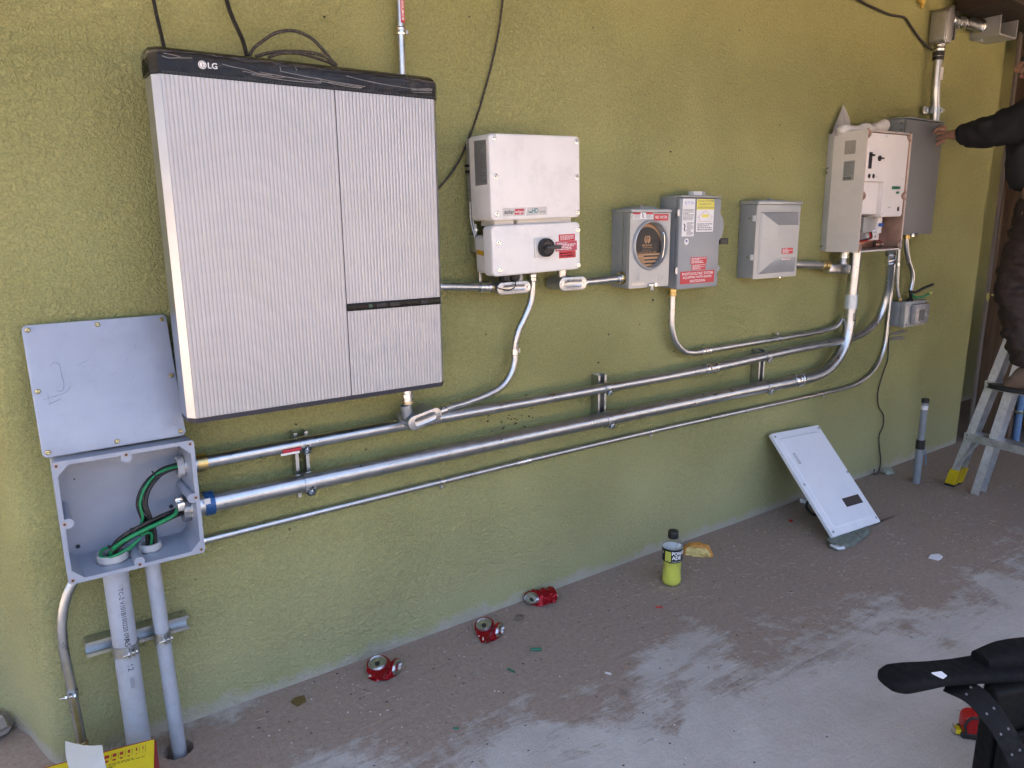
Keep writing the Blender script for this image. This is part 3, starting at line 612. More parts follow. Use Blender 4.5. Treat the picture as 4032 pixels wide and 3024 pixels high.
collar(cm, (1.598, -.060, 1.2077), (1.628, -.060, 1.2082), .0195, STEEL, 'connector'); collar(cm, (1.782, -.060, 1.2122), (1.8085, -.060, 1.2129), .0205, STEEL, 'locknut'); collar(cm, (1.800, -.060, 1.2125), (1.8094, -.060, 1.2129), .024, BRASS, 'seal_ring', False)
# panel to cream cabinet
cp = conduit('steel_conduit', 'short galvanised conduit from the ridged grey panel to the cast tee', [(2.835, -.055, 1.223), (2.95, -.055, 1.216), (3.135, -.055, 1.205)], .0182)
collar(cp, (3.095, -.055, 1.2075), (3.150, -.055, 1.204), .023, BRASS, 'connector')
te = thing('conduit_tee', 'square cast conduit fitting hanging under the open cream cabinet', 'conduit fitting', (3.225, -.055, 1.185), (0, R(4), 0))
bm = NB(); box(bm, -.085, .085, .022, -.026, -.023, .023, .010, 3); part('fitting_body', bm, COVERAL, te)
bm = NB(); cyl(bm, (.045, 0, .02), (.045, 0, .052), .019, seg=22); part('hub', bm, DARKSTEEL, te); bm = NB(); cyl(bm, (.045, 0, .052), (.045, 0, .086), .0225, seg=22); part('hub', bm, STEEL, te)
bm = NB(); box(bm, .030, .048, -.0262, -.0272, -.008, .008); part('cast_mark', bm, GREYP, te)

# struts with pipe clamps
def channel(bm, L_, axis='z'):
    t = .0026; w_ = .0206; d = .041; lip = .0095
    out = [(-w_, 0), (-w_, -d), (-w_+lip, -d), (-w_+lip, -d+.006), (-w_+lip-t, -d+.006), (-w_+lip-t, -d+t), (-w_+t, -d+t), (-w_+t, -t), (w_-t, -t), (w_-t, -d+t), (w_-lip+t, -d+t), (w_-lip+t, -d+.006), (w_-lip, -d+.006), (w_-lip, -d), (w_, -d), (w_, 0)]
    if axis == 'z': loft(bm, [[(x, y, z) for x, y in out] for z in (0, L_)])
    else: loft(bm, [[(z, y, -x) for x, y in out] for z in (0, L_)])
def pclamp(parent, c, d, r, ear=(0, -1, 0), wd=.030):
    """strap around a pipe: ring along d, pinched ears and a bolt"""
    c = Vector(c); d = Vector(d).normalized(); e = Vector(ear).normalized(); f = d.cross(e); bm = NB()
    a0 = c-d*wd/2; a1 = c+d*wd/2; seg = 26; rings = []
    for p, rr in ((a0, r+.0006), (a0, r+.0026), (a1, r+.0026), (a1, r+.0006)): rings.append([p+e*(rr*math.cos(2*math.pi*k/seg))+f*(rr*math.sin(2*math.pi*k/seg)) for k in range(seg)])
    loft(bm, rings, False, False)
    for s in (-.0055, .0055):
        pl = []
        for (u, v) in ((-wd*.5, r-.002), (wd*.5, r-.002), (wd*.36, r+.016), (-wd*.36, r+.016)): pl.append(c+d*u+e*v+f*s)
        lo = [q-f*.0012 for q in pl]; hi = [q+f*.0012 for q in pl]; loft(bm, [lo, hi])
    cl_ = part('pipe_clamp', bm, GALV, parent, ang=30)
    bm = NB(); q = c+e*(r+.009); cyl(bm, q-f*.024, q+f*.012, .0032, seg=10); cyl(bm, q+f*.0075, q+f*.012, .0062, seg=6); cyl(bm, q-f*.012, q-f*.0078, .0062, seg=6); part('clamp_bolt', bm, STEEL, cl_, ang=25)
    return cl_
for (xc, z0, z1, lab) in ((.558, .628, .826, 'vertical strut channel nearest the junction box, holding both thick conduits'), (1.739, .652, .847, 'vertical strut channel midway along the thick conduits, below the round meter box'), (2.714, .650, .840, 'vertical strut channel under the ridged grey panel, holding both thick conduits')):
    s_ = thing('strut_channel', lab, 'strut', (xc, 0, z0), group='strut channels behind the conduits'); bm = NB(); channel(bm, z1-z0); part('channel', bm, GALV, s_, flat=True)
    zm = .797 if xc < 1 else (.802 if xc < 2 else .8155)
    for zz, yy, r in ((zm, MIDY, .0195), (.680 if xc < 2 else .6755, BIGY, .028)):
        pclamp(s_, (.0, yy, zz-z0), (1, 0, .0), r, ear=(0, -.75, -.55))

# ---------------------------------------------------------------- junction box, lid and what runs into it
jb = thing('junction_box', 'open blue-grey plastic junction box with black and green cables', 'junction box', (-.071, 0, .577))
W_, H_, D_, T_ = .314, .309, .150, .010
def ringrect(x0, x1, z0, z1, y): return [(x, y, z) for x, z in rr_poly(x0, x1, z0, z1, .009, 3)]
bm = NB()
loft(bm, [ringrect(.004, W_-.004, .004, H_-.004, -.002), ringrect(0, W_, 0, H_, -D_), ringrect(T_, W_-T_, T_, H_-T_, -D_), ringrect(T_+.005, W_-T_-.005, T_+.005, H_-T_-.005, -.012)]); shell = part('box_shell', bm, PVCJ, jb, ang=30)
for (x, z, sx, sz) in ((0, 0, 1, 1), (W_, 0, -1, 1), (0, H_, 1, -1), (W_, H_, -1, -1)):
    bm = NB(); q = [(x+sx*T_*.9, z+sz*T_*.9), (x+sx*.036, z+sz*T_*.9), (x+sx*T_*.9, z+sz*.036)]
    loft(bm, [[(a, -.013, b) for a, b in q], [(a, -D_+.0004, b) for a, b in q]]); part('corner_gusset', bm, PVCJ, jb)
bos = [(.0095, .0095), (W_-.0095, .0095), (.0095, H_-.0095), (W_-.0095, H_-.0095), (W_/2, .0095), (W_/2, H_-.0095), (.0095, H_/2), (W_-.0095, H_/2)]
for i, (x, z) in enumerate(bos):
    if i > 3:
        bm = NB(); dx = (W_/2-x)*.05; dz = (H_/2-z)*.05; cyl(bm, (x+dx, -.013, z+dz), (x+dx, -D_+.0002, z+dz), .0125, seg=18); part('screw_boss', bm, PVCJ, jb)
    bm = NB(); cyl(bm, (x, -D_+.001, z), (x, -D_-.0008, z), .0048, seg=14); ins = part('brass_insert', bm, COPPER, jb)
    bm = NB(); cyl(bm, (x, -D_-.0007, z), (x, -D_-.0010, z), .0028, seg=12); part('insert_bore', bm, INKB, ins)
for x, z in ((.017, .020), (.246, .075), (.03, .2)):
    bm = NB(); cyl(bm, (x+.02, -.0118, z+.02), (x+.02, -.0132, z+.02), .0055 if z < .1 else .002, seg=14); part('mounting_hole', bm, NAVY, jb)
def bushing(o, c, d, r, h, nm='bushing'):
    c, d = Vector(c), Vector(d).normalized(); bm = NB(); u, v = frame(d); seg = 48; rings = []
    for t, rr in ((0, r), (h*.92, r), (h, r*.96), (h, r*.74), (h*.3, r*.70)):
        rings.append([c+d*t+(u*math.cos(2*math.pi*k/seg)+v*math.sin(2*math.pi*k/seg))*(rr*(1.035 if (k % 6 < 4 and rr > r*.9) else 1)) for k in range(seg)])
    loft(bm, rings, True, False); b_ = part(nm, bm, PVCW, o, ang=30)
    bm = NB(); rings = []
    for t, k0 in ((-.0055, 1.10), (-.0005, 1.10)): rings.append([c+d*t+(u*math.cos(2*math.pi*k/seg)+v*math.sin(2*math.pi*k/seg))*(r*(1.10 if k % 8 < 6 else 1.02)) for k in range(seg)])
    loft(bm, rings); part('locknut', bm, STEEL, b_, ang=30)
    return b_
bushing(jb, (W_-T_-.006, MIDY, .218), (-1, 0, 0), .0265, .016); bushing(jb, (.106, -.085, T_+.006), (0, 0, 1), .036, .018); bushing(jb, (.194, -.078, T_+.006), (0, 0, 1), .0265, .017)
gb = bushing(jb, (W_-T_-.006, BIGY, .103), (-1, 0, 0), .034, .017, 'grounding_bushing'); gb.data.materials[0] = DARKSTEEL
for dz, dy in ((.024, -.022), (.018, -.046)):
    bm = NB(); box(bm, W_-.052, W_-.034, BIGY+dy, BIGY+dy-.020, .103+dz, .103+dz+.022, .002); lug = part('wire_lug', bm, STEEL, jb)
    bm = NB(); cyl(bm, (W_-.043, BIGY+dy-.020, .114+dz), (W_-.043, BIGY+dy-.0225, .114+dz), .0045, seg=12); part('lug_screw', bm, STEEL, lug)
# cables inside
def wire(pts, r, mat, nm='cable', off=(0, 0, 0)):
    bm = NB(); tube(bm, [(p[0]+off[0], p[1]+off[1], p[2]+off[2]) for p in pts], r, seg=10, n=6); return part(nm, bm, mat, jb)
c1 = [(.300, -.060, .220), (.270, -.064, .221), (.230, -.075, .214), (.198, -.085, .186), (.184, -.09, .15), (.190, -.092, .11), (.197, -.086, .07), (.196, -.080, .02)]
for of in ((.004, -.004, .006), (-.007, .004, -.004), (.004, .008, -.006), (.010, -.006, -.002)): wire(c1, .0052, RUBBER, off=of)
wire([(.300, -.072, .222), (.270, -.076, .224), (.229, -.086, .217), (.196, -.095, .188), (.180, -.101, .15), (.183, -.101, .115), (.178, -.097, .098), (.175, -.088, .085)], .0035, GREENW, 'green_cable')
c2 = [(.292, -.070, .104), (.262, -.082, .101), (.220, -.100, .098), (.170, -.112, .088), (.130, -.108, .070), (.108, -.095, .044), (.104, -.088, .010)]
for of in ((.0, -.004, .008), (-.006, .004, -.008), (.006, .010, .002), (.004, -.006, -.006)): wire(c2, .0055, RUBBER, off=of)
wire([(.268, -.100, .118), (.258, -.106, .106), (.225, -.118, .098), (.172, -.127, .087), (.130, -.122, .070), (.106, -.108, .050), (.100, -.094, .03)], .0055, GREENW, 'green_cable')
wire([(.170, -.120, .073), (.188, -.112, .074), (.198, -.100, .062), (.196, -.090, .035), (.194, -.082, .02)], .0036, GREENW, 'green_cable')
wire([(.168, -.124, .068), (.140, -.128, .052), (.112, -.122, .038), (.088, -.112, .032), (.078, -.098, .036), (.085, -.082, .044), (.105, -.076, .044)], .0036, GREENW, 'green_cable')
wire([(.160, -.105, .052), (.148, -.102, .04), (.128, -.100, .028), (.118, -.09, .015)], .0036, GREENW, 'green_cable')
bm = NB(); tube(bm, [(.268, -.102, .122), (.272, -.104, .132)], .005, seg=10); part('copper_strands', bm, COPPER, jb)
for p in ((.226, -.082, .213), (.190, -.094, .118), (.158, -.114, .084), (.104, -.10, .046)):
    bm = NB(); lathe(bm, [(.0125, -.0018), (.0142, -.0018), (.0142, .0018), (.0125, .0018)], seg=16)
    bmesh.ops.rotate(bm, verts=bm.verts, cent=(0, 0, 0), matrix=Matrix.Rotation(R(60), 3, 'Y')); bmesh.ops.translate(bm, verts=bm.verts, vec=p); part('cable_tie', bm, BLK, jb)
# lid leaning on the wall, standing on the box
ld = thing('square_cover_plate', 'square blue-grey plastic lid with brass screws leaning above the junction box', 'lid', (-.0835, -.112, .890), (R(-16.0), R(-.3), 0))
bm = NB(); rplate(bm, 0, .317, 0, .317, .006, -.003, .012, .002); part('lid_plate', bm, PVCLID, ld)
for (x, z) in ((.012, .305), (.158, .305), (.305, .305), (.305, .158), (.305, .012), (.158, .012), (.012, .012), (.012, .158)):
    bm = NB(); cyl(bm, (x, -.003, z), (x, -.0065, z), .0058, .0056, seg=16); cyl(bm, (x, -.0065, z), (x, -.009, z), .0056, .0038, seg=16); sc_ = part('brass_screw', bm, BRASS, ld)
    bm = NB(); a = random.uniform(0, 3); dx, dz = .0045*math.cos(a), .0045*math.sin(a); tube(bm, [(x-dx, -.0090, z-dz), (x+dx, -.0090, z+dz)], .0008, seg=6, smooth=False); part('screw_slot', bm, INKB, sc_)
bm = NB(); tube(bm, [(.045, -.0034, .215), (.052, -.0034, .222), (.062, -.0034, .218), (.065, -.0034, .19), (.066, -.0034, .165), (.060, -.0034, .152), (.050, -.0034, .155)], .0007, seg=6)
tube(bm, [(.02, -.0034, .137), (.045, -.0034, .142), (.07, -.0034, .150), (.08, -.0034, .163)], .0007, seg=6); tube(bm, [(.028, -.0034, .124), (.055, -.0034, .134)], .0007, seg=6); tube(bm, [(.03, -.0034, .150), (.032, -.0034, .122)], .0006, seg=6)
for (a, b, c, d) in ((.10, .21, .13, .222), (.205, .205, .214, .215), (.232, .235, .236, .25), (.262, .205, .275, .213), (.215, .163, .222, .172), (.17, .176, .18, .183)): tube(bm, [(a, -.0034, b), (c, -.0034, d)], .0006, seg=6, smooth=False)
o = part('pencil_scratch', bm, M('pencil_mark', (.26, .285, .34), .5), ld); o['kind'] = 'stuff'
# pvc risers
def riser(name, label, p0, p1, r, seg=30):
    o = thing(name, label, 'pipe', p1); L0 = Vector(p1); bm = NB(); cyl(bm, Vector(p0)-L0, Vector(p1)-L0, r, seg=seg); part('pipe', bm, PVC, o); return o, L0
r1 = riser('plastic_riser_pipe', 'thick grey plastic pipe with printed lettering below the junction box', (.0355, -.085, .577), (.0375, -.085, -.02), .0298)
collar(r1, (.0355, -.085, .5765), (.0356, -.085, .552), .0335, PVC, 'hub', False)
# print runs down the pipe, bent round its front
def wraptext(parent, body, z0, z1, r, h, a0, mat, bold=.0):
    o = lettering(parent, body, 0, 1, 0, 1, 0, mat, bold=bold, name='pipe_print')
    for v in o.data.vertices:
        t, s = v.co.x, v.co.z; a = a0+(s-.5)*h/r
        v.co = (r*math.sin(a), -r*math.cos(a), z0+(z1-z0)*t)
    return o
wraptext(r1[0], 'TC-2 V101B100220 0956', .54, .385, .0302, .011, .05, INKB); wraptext(r1[0], 'A53', .40, .365, .0302, .013, .05, INKB); wraptext(r1[0], '12', .322, .305, .0302, .013, .05, INKB)
bm = NB(); box(bm, -.004, .006, -.0297, -.0304, .255, .285); part('stamp_mark', bm, M('faded_stamp', (.25, .27, .3), .6), r1[0])
r2 = riser('plastic_riser_pipe', 'thinner dusty grey plastic pipe dropping into a hole in the floor', (.1225, -.080, .577), (.1325, -.100, -.07), .0188)
sh = thing('strut_channel', 'horizontal strut channel clamping the two grey plastic pipes', 'strut', (-.050, 0, .338), (0, R(.6), 0)); bm = NB(); channel(bm, .252, 'x'); part('channel', bm, GALV, sh, flat=True)
pclamp(sh, (.0868, -.0855, .002), (0, 0, 1), .0300, ear=(.25, -1, 0)); pclamp(sh, (.1765, -.0870, .006), (0, 0, 1), .0190, ear=(.25, -1, 0))
le = conduit('steel_conduit', 'bare galvanised conduit curving up left of the thick grey plastic pipe', [(-.035, -.045, .577), (-.050, -.042, .545), (-.070, -.04, .512), (-.087, -.04, .465), (-.0955, -.04, .415), (-.0985, -.04, .35), (-.0955, -.04, .285), (-.094, -.04, .23), (-.091, -.04, .125), (-.089, -.04, .06)], .0118)
collar(le, (-.090, -.04, .085), (-.0885, -.04, .045), .0145, BRASS, 'compression_nut')
cle = pclamp(le[0], Vector((-.0942, -.04, .235))-le[1], (0, 0, 1), .0120, ear=(-.25, -1, 0), wd=.014)
# ---------------------------------------------------------------- inverter
iv = thing('solar_inverter', 'white solar inverter with rotary switch and red stickers on its lower unit', 'inverter', (1.16, 0, 1.255), (0, R(-1.55), 0))
F_ = -.172
bm = NB(); rplate(bm, -.002, .354, .171, .428, -.060, F_, .016, .006)
uh = part('upper_housing', bm, WHITEP, iv, ang=30)
bm = NB(); q = [(.012, .425), (.012, .262), (.012, .25), (.030, .236), (.036, .176), (.33, .176), (.345, .25), (.345, .425)]
loft(bm, [[(x, -.078, z) for x, z in q], [(x, -.160, z) for x, z in q]]); bmesh.ops.scale(bm, vec=(1, 1, 1), verts=bm.verts); part('rear_housing', bm, WHITEP, iv)
bm = NB()
for k in range(13): box(bm, .012, .34, -.021-k*.0046, -.0232-k*.0046, .182, .424)
box(bm, .020, .332, -.018, -.079, .19, .418); hs = part('heat_sink', bm, M('raw_cast_aluminium', (.55, .52, .47), .5, .6, .25, 50, .3, 200), iv, flat=True)
for z in (.372, .354):
    bm = NB(); cyl(bm, (.013, -.030, z-.03), (.004, -.030, z-.03), .0042, seg=12); cyl(bm, (.004, -.030, z-.03), (.000, -.030, z-.03), .0055, seg=6); part('side_bolt', bm, BLK, hs)
bm = NB(); tube(bm, [(.008, -.036, .235), (.008, -.038, .17), (.012, -.05, .12)], .0018, seg=6); tube(bm, [(.008, -.048, .235), (.008, -.05, .17), (.012, -.055, .13)], .0018, seg=6); box(bm, .004, .012, -.032, -.052, .232, .245, .002); part('wire_clip', bm, DARKSTEEL, iv)
bm = NB(); rplate(bm, -.004, .352, .000, .156, -.125, F_, .016, .006); lh = part('lower_housing', bm, WHITEP, iv, ang=30)
bm = NB(); rplate(bm, .022, .335, .004, .125, -.040, -.1255, .012, .002); part('lower_rear_housing', bm, WHITEP, iv, ang=30)
bm = NB(); box(bm, .030, .105, -.06, -.140, .154, .174, .003); box(bm, .118, .34, -.06, -.140, .154, .174, .003); part('neck', bm, WHITEP, iv)
for (X, Z) in ((.016, .416), (.018, .303), (.019, .192), (.339, .412), (.340, .300), (.341, .187)):
    bm = NB(); rim = [(.0085, 0), (.0085, .0014), (.0062, .0018), (.0058, .0006), (.0001, .0006)]; lathe(bm, rim, seg=20)
    bmesh.ops.rotate(bm, verts=bm.verts, cent=(0, 0, 0), matrix=Matrix.Rotation(R(90), 3, 'X')); bmesh.ops.translate(bm, verts=bm.verts, vec=(X, F_, Z)); sc_ = part('cover_screw', bm, STEEL, uh)
    bm = NB(); cyl(bm, (X, F_-.0006, Z), (X, F_-.0014, Z), .0026, seg=6); part('hex_socket', bm, INKB, sc_) if False else part('hex_socket', bm, INKG, uh)
for (X, Z) in ((.021, .105), (.023, .019), (.342, .130), (.343, .014)):
    bm = NB(); lathe(bm, [(.0085, 0), (.0085, .0014), (.0062, .0018), (.0058, .0006), (.0001, .0006)], seg=20)
    bmesh.ops.rotate(bm, verts=bm.verts, cent=(0, 0, 0), matrix=Matrix.Rotation(R(90), 3, 'X')); bmesh.ops.translate(bm, verts=bm.verts, vec=(X, F_, Z)); part('cover_screw', bm, STEEL, lh)
    bm = NB(); cyl(bm, (X, F_-.0006, Z), (X, F_-.0014, Z), .0026, seg=6); part('hex_socket', bm, INKG, lh)
bm = NB(); loft(bm, [[(x, F_+.001, z) for x, z in p] for p in ([(.040, .183), (.124, .183), (.130, .208), (.040, .208)],)]+[[(x, F_-.0006, z) for x, z in ((.040, .183), (.124, .183), (.130, .208), (.040, .208))]]); bp_ = part('brand_plate', bm, M('plate_grey', (.55, .53, .49), .4), uh)
bm = NB(); loft(bm, [[(x, F_+.001, z) for x, z in ((.129, .1825), (.212, .1835), (.212, .209), (.135, .208))], [(x, F_-.0006, z) for x, z in ((.129, .1825), (.212, .1835), (.212, .209), (.135, .208))]]); part('brand_plate', bm, MATS['plate_grey'], uh)
bm = NB(); loft(bm, [[(x, F_-.0005, z) for x, z in ((.084, .187), (.118, .187), (.122, .204), (.0865, .204))], [(x, F_-.0010, z) for x, z in ((.084, .187), (.118, .187), (.122, .204), (.0865, .204))]]); part('red_flash', bm, REDST, uh)
lettering(iv, 'solar', .046, .0835, .190, .203, F_-.0012, INKB, bold=.01); lettering(iv, 'edge', .0865, .118, .1885, .201, F_-.0016, WHINK, bold=.005)
lettering(iv, 'HD', .152, .178, .190, .205, F_-.0012, TEAL, bold=.015); lettering(iv, 'wave', .182, .205, .1895, .196, F_-.0012, INKG)
bm = NB(); tube(bm, [(.139+k*.0014, F_-.001, .193+.0025*math.sin(k*1.25)) for k in range(10)], .0011, seg=6, n=3); part('wave_mark', bm, TEAL, uh)
# rating plate on the side
bm = NB(); loft(bm, [[(-.001, y, z) for y, z in ((-.090, .412), (-.157, .410), (-.157, .280), (-.090, .278))], [(-.0028, y, z) for y, z in ((-.090, .412), (-.157, .410), (-.157, .280), (-.090, .278))]]); part('rating_plate', bm, SILVST, iv)
fineprint(iv, -.093, -.150,   .286, .408, -.0032, INKG, 26, 3, side=True)
# rotary switch
bm = NB(); rplate(bm, .158, .222, .049, .112, F_+.002, F_-.004, .003, .001); rs_ = part('rotary_switch', bm, M('switch_plate', (.55, .56, .56), .35, .5), iv)
def disc(bm, x, z, y0, y1, r0, r1=None, seg=32): cyl(bm, (x, y0, z), (x, y1, z), r0, r1, seg)
bm = NB(); disc(bm, .200, .080, F_-.004, F_-.016, .0300, .0285); disc(bm, .200, .080, F_-.016, F_-.0185, .0230, .0215); part('dial', bm, BLK, rs_, ang=30)
bm = NB(); box(bm, .183, .240, F_-.0186, F_-.040, .0745, .0865, .002); part('handle', bm, M('handle_dark', (.035, .036, .037), .35), rs_)
bm = NB(); tube(bm, [(.200+.0265*math.cos(R(a)), F_-.0165, .080+.0265*math.sin(R(a))) for a in range(0, 361, 20)], .0028, seg=8, n=2); part('dial_rim', bm, BLK, rs_)
for (a, b, c, d, rows, sd_) in ((.260, .328, .096, .118, 5, 1), (.245, .336, .064, .0955, 5, 2), (.260, .330, .0405, .0635, 2, 3)):
    bm = NB(); sheet(bm, a, b, c, d, F_+.0004, .0012+.0002*sd_); s_ = part('warning_sticker', bm, M('pale_red_sticker', (.46, .07, .10), .4) if sd_ == 2 else REDST, iv)
    fineprint(iv, a+.005, b-.005, c+.003, d-.003, F_-.0014, WHINK, rows, sd_+20, h=.42)
bm = NB(); loft(bm, [[(.0225, y, z) for y, z in ((-.042, .080), (-.124, .072), (-.124, .057), (-.042, .065))], [(.0212, y, z) for y, z in ((-.042, .080), (-.124, .072), (-.124, .057), (-.042, .065))]]); part('orange_tape', bm, ORTAPE, iv)
for x in (.089, .129):
    bm = NB(); cyl(bm, (x, -.10, .002), (x, -.10, -.006), .0165, seg=8); cyl(bm, (x, -.10, -.006), (x, -.10, -.020), .0195, .018, seg=10); cyl(bm, (x, -.10, -.020), (x, -.10, -.028), .018, .012, seg=10); part('cable_gland', bm, BLK, iv, ang=25)
bm = NB(); tube(bm, [(.030, -.045, .20), (.033, -.06, .16), (.034, -.09, .12), (.036, -.135, .075), (.022, -.14, .03), (.016, -.135, -.01), (.034, -.130, -.036), (.075, -.130, -.050), (.106, -.118, -.050), (.122, -.11, -.044), (.128, -.105, -.028)], .0021, seg=8); part('antenna_lead', bm, BLK, iv)
bm = NB(); cyl(bm, (.026, -.035, .125), (.026, -.035, .16), .0045, seg=8); cyl(bm, (.026, -.035, .138), (.026, -.035, .146), .009, seg=6); box(bm, .018, .034, -.004, -.040, .070, .126, .002); part('mounting_bracket', bm, GALV, iv); bm = NB(); box(bm, .026, .040, -.03, -.044, -.062, .012, .002); part('mounting_leg', bm, GALV, iv)

# ---------------------------------------------------------------- round meter box
mt_ = thing('meter_box', 'grey meter socket box with round opening showing brown card', 'meter box', (1.810, 0, 1.174))
D_ = -.100
bm = NB(); loft(bm, [[(x, -.001, z) for x, z in rr_poly(.000, .203, .002, .284, .003, 2)], [(x, D_+.010, z) for x, z in rr_poly(.000, .203, .002, .284, .003, 2)], [(x, D_+.010, z) for x, z in rr_poly(.003, .200, .005, .281, .003, 2)], [(x, -.006, z) for x, z in rr_poly(.003, .200, .005, .281, .003, 2)]])
bx_ = part('enclosure', bm, GREYP, mt_, ang=30)
bmesh_c = NB()
# front cover with a real round opening
seg = 56; cxm, czm, rm = .104, .158, .086
outer = rr_poly(-.003, .207, .001, .276, .004, 2)
vo = [bmesh_c.verts.new((x, D_, z)) for x, z in outer]; vi = [bmesh_c.verts.new((cxm+rm*1.08*math.cos(2*math.pi*k/seg), D_, czm+rm*1.08*math.sin(2*math.pi*k/seg))) for k in range(seg)]
es = [bmesh_c.edges.new((l[k], l[(k+1) % len(l)])) for l in (vo, vi) for k in range(len(l))]
bmesh.ops.triangle_fill(bmesh_c, use_beauty=True, edges=es)
vb = [bmesh_c.verts.new((x, D_+.016, z)) for x, z in outer]
for k in range(len(vo)): bmesh_c.faces.new((vo[k], vo[(k+1) % len(vo)], vb[(k+1) % len(vb)], vb[k]))
part('front_cover', bmesh_c, GREYL, mt_, ang=30)
bm = NB(); rings = []
for r_, y_ in ((rm*1.085, D_+.0005), (rm*1.06, D_-.006), (rm*1.02, D_-.0095), (rm*.985, D_-.0095), (rm*.965, D_-.006), (rm*.96, D_+.03), (rm*.955, D_+.06)):
    rings.append([(cxm+r_*math.cos(2*math.pi*k/seg), y_, czm+r_*math.sin(2*math.pi*k/seg)) for k in range(seg)])
loft(bm, rings, False, False); part('ring', bm, GREYL, mt_, ang=50)
def discpart(nm, mat, x, z, y, r, parent, zmin=None, zmax=None, seg=48):
    bm = NB(); pts = []
    for k in range(seg):
        a = 2*math.pi*k/seg; zz = z+r*math.sin(a); pts.append((x+r*math.cos(a), max(min(zz, zmax if zmax is not None else 9), zmin if zmin is not None else -9)))
    loft(bm, [[(p, y+.001, q) for p, q in pts], [(p, y, q) for p, q in pts]]); return part(nm, bm, mat, parent, flat=True)
discpart('cardboard_insert', CARD, cxm, czm, -.060, .081, mt_)
discpart('cardboard_ring', CARD, cxm, czm, -.078, .0790, mt_)
cd_ = discpart('printed_card', CARDBLK, .100, .150, -0.0860, .074, mt_, zmin=.128)
fl = discpart('printed_flag', CARD, .100, .150, -0.0855, .074, mt_, zmax=.126)
for k in range(4):
    bm = NB(); z1 = .119-k*.0135; hw = math.sqrt(max(.074**2-(z1-.15)**2, 0)); box(bm, .100-hw*.2 if k < 3 else .100-hw*.9, .100+hw*.95, -0.0860, -0.0868, z1-.0055, z1); part('flag_stripe', bm, CARDBLK, mt_)
bm = NB()
for i in range(6):
    for j in range(7):
        x = .043+i*.0075+(j % 2)*.0037; z = .121-j*.0065
        if (x-.1)**2+(z-.15)**2 < .070**2 and x < .086: cyl(bm, (x, -0.0857, z), (x, -0.0866, z), .0015, seg=6)
o = part('flag_stars', bm, CARDBLK, mt_); o['kind'] = 'stuff'
lettering(mt_, 'MILBANK', .074, .126, .153, .161, -0.0872, CARD, bold=.015); fineprint(mt_, .076, .126, .146, .150, -0.0872, CARD, 1, 4); fineprint(mt_, .074, .128, .138, .1405, -0.0872, CARD, 1, 5); fineprint(mt_, .040, .165, .1295, .1335, -0.0872, CARD, 1, 6)
bm = arcstroke(.100, .178, .013, 110, 250, .006, -0.0872)
b2 = arcstroke(.100, .178, .013, -70, 70, .006, -0.0872); me_ = bpy.data.meshes.new('t'); b2.to_mesh(me_); b2.free(); bm.from_mesh(me_); bpy.data.meshes.remove(me_)
for x in (.0935, .1015): box(bm, x, x+.0055, -0.0868, -0.0872, .168, .181)
box(bm, .0985, .1018, -0.0868, -0.0872, .182, .192); part('card_emblem', bm, CARD, mt_, flat=True)
bm = NB(); tube(bm, [(.168, -.088, .205), (.174, -.098, .20), (.178, -.100, .165), (.174, -.098, .12), (.168, -.09, .09)], .003, seg=8); part('retaining_wire', bm, STEEL, mt_)
# hood and small fittings
bm = NB(); box(bm, -.004, .208, -.001, D_-.006, .2775, .2885, .002); box(bm, -.002, .206, -.001, D_+.004, .2885, .290, .0005); part('hood', bm, GREYL, mt_)
bm = NB(); loft(bm, [[(x, y, .2902) for x, y in ((.03, -.005), (.17, -.005), (.15, -.09), (.05, -.09))], [(x, y, .299) for x, y in ((.06, -.015), (.14, -.015), (.13, -.08), (.07, -.08))]]); part('hub_plate', bm, GREYL, mt_)
bm = NB(); cyl(bm, (.10, -.045, .299), (.10, -.045, .306), .009, .006, seg=14); part('hub_screw', bm, STEEL, mt_)
bm = NB(); sheet(bm, .010, .112, .2535, .2765, D_+.0005, .0012); part('hazard_label', bm, WHITEST, mt_)
bm = NB(); sheet(bm, .010, .047, .270, .2765, D_-.0004, .0006); sheet(bm, .075, .112, .270, .2765, D_-.0004, .0006); part('label_heading', bm, REDST, mt_)
fineprint(mt_, .013, .046, .255, .269, D_-.0010, INKG, 4, 7); fineprint(mt_, .076, .110, .255, .269, D_-.0010, INKG, 5, 8)
bm = NB(); tube(bm, [(.056, D_-.001, .274), (.060, D_-.001, .268), (.058, D_-.001, .262), (.064, D_-.001, .258)], .0014, seg=6); part('shock_figure', bm, INKB, mt_)
bm = NB(); sheet(bm, .118, .193, .247, .2715, D_+.0005, .0016); rm_ = part('red_label', bm, REDST, mt_); lettering(mt_, 'REC METER', .1245, .187, .2545, .2645, D_-.0014, WHINK, bold=.01)
for cx_, w__ in ((.044, .024),):
    bm = arcstroke(.044, .041, .0155, 105, 255, .007, D_-.0012); b2 = arcstroke(.044, .041, .0155, -75, 75, .007, D_-.0012); me_ = bpy.data.meshes.new('t'); b2.to_mesh(me_); b2.free(); bm.from_mesh(me_); bpy.data.meshes.remove(me_)
    box(bm, .0365, .0425, D_, D_-.0012, .029, .046); box(bm, .0455, .0515, D_, D_-.0012, .029, .046); box(bm, .042, .046, D_, D_-.0012, .049, .058); part('embossed_emblem', bm, GREYL, mt_, flat=True)
lettering(mt_, 'MILBANK', .012, .080, .0125, .0205, D_-.0012, COVERAL, bold=.02, name='embossed_lettering')
bm = NB(); rg = [(.0115, 0), (.0115, .0014), (.0095, .0014), (.0093, .0003), (.0001, .0003)]; lathe(bm, rg, seg=24); bmesh.ops.rotate(bm, verts=bm.verts, cent=(0, 0, 0), matrix=Matrix.Rotation(R(90), 3, 'X')); bmesh.ops.translate(bm, verts=bm.verts, vec=(.163, D_, .033)); part('knockout', bm, GREYL, mt_)
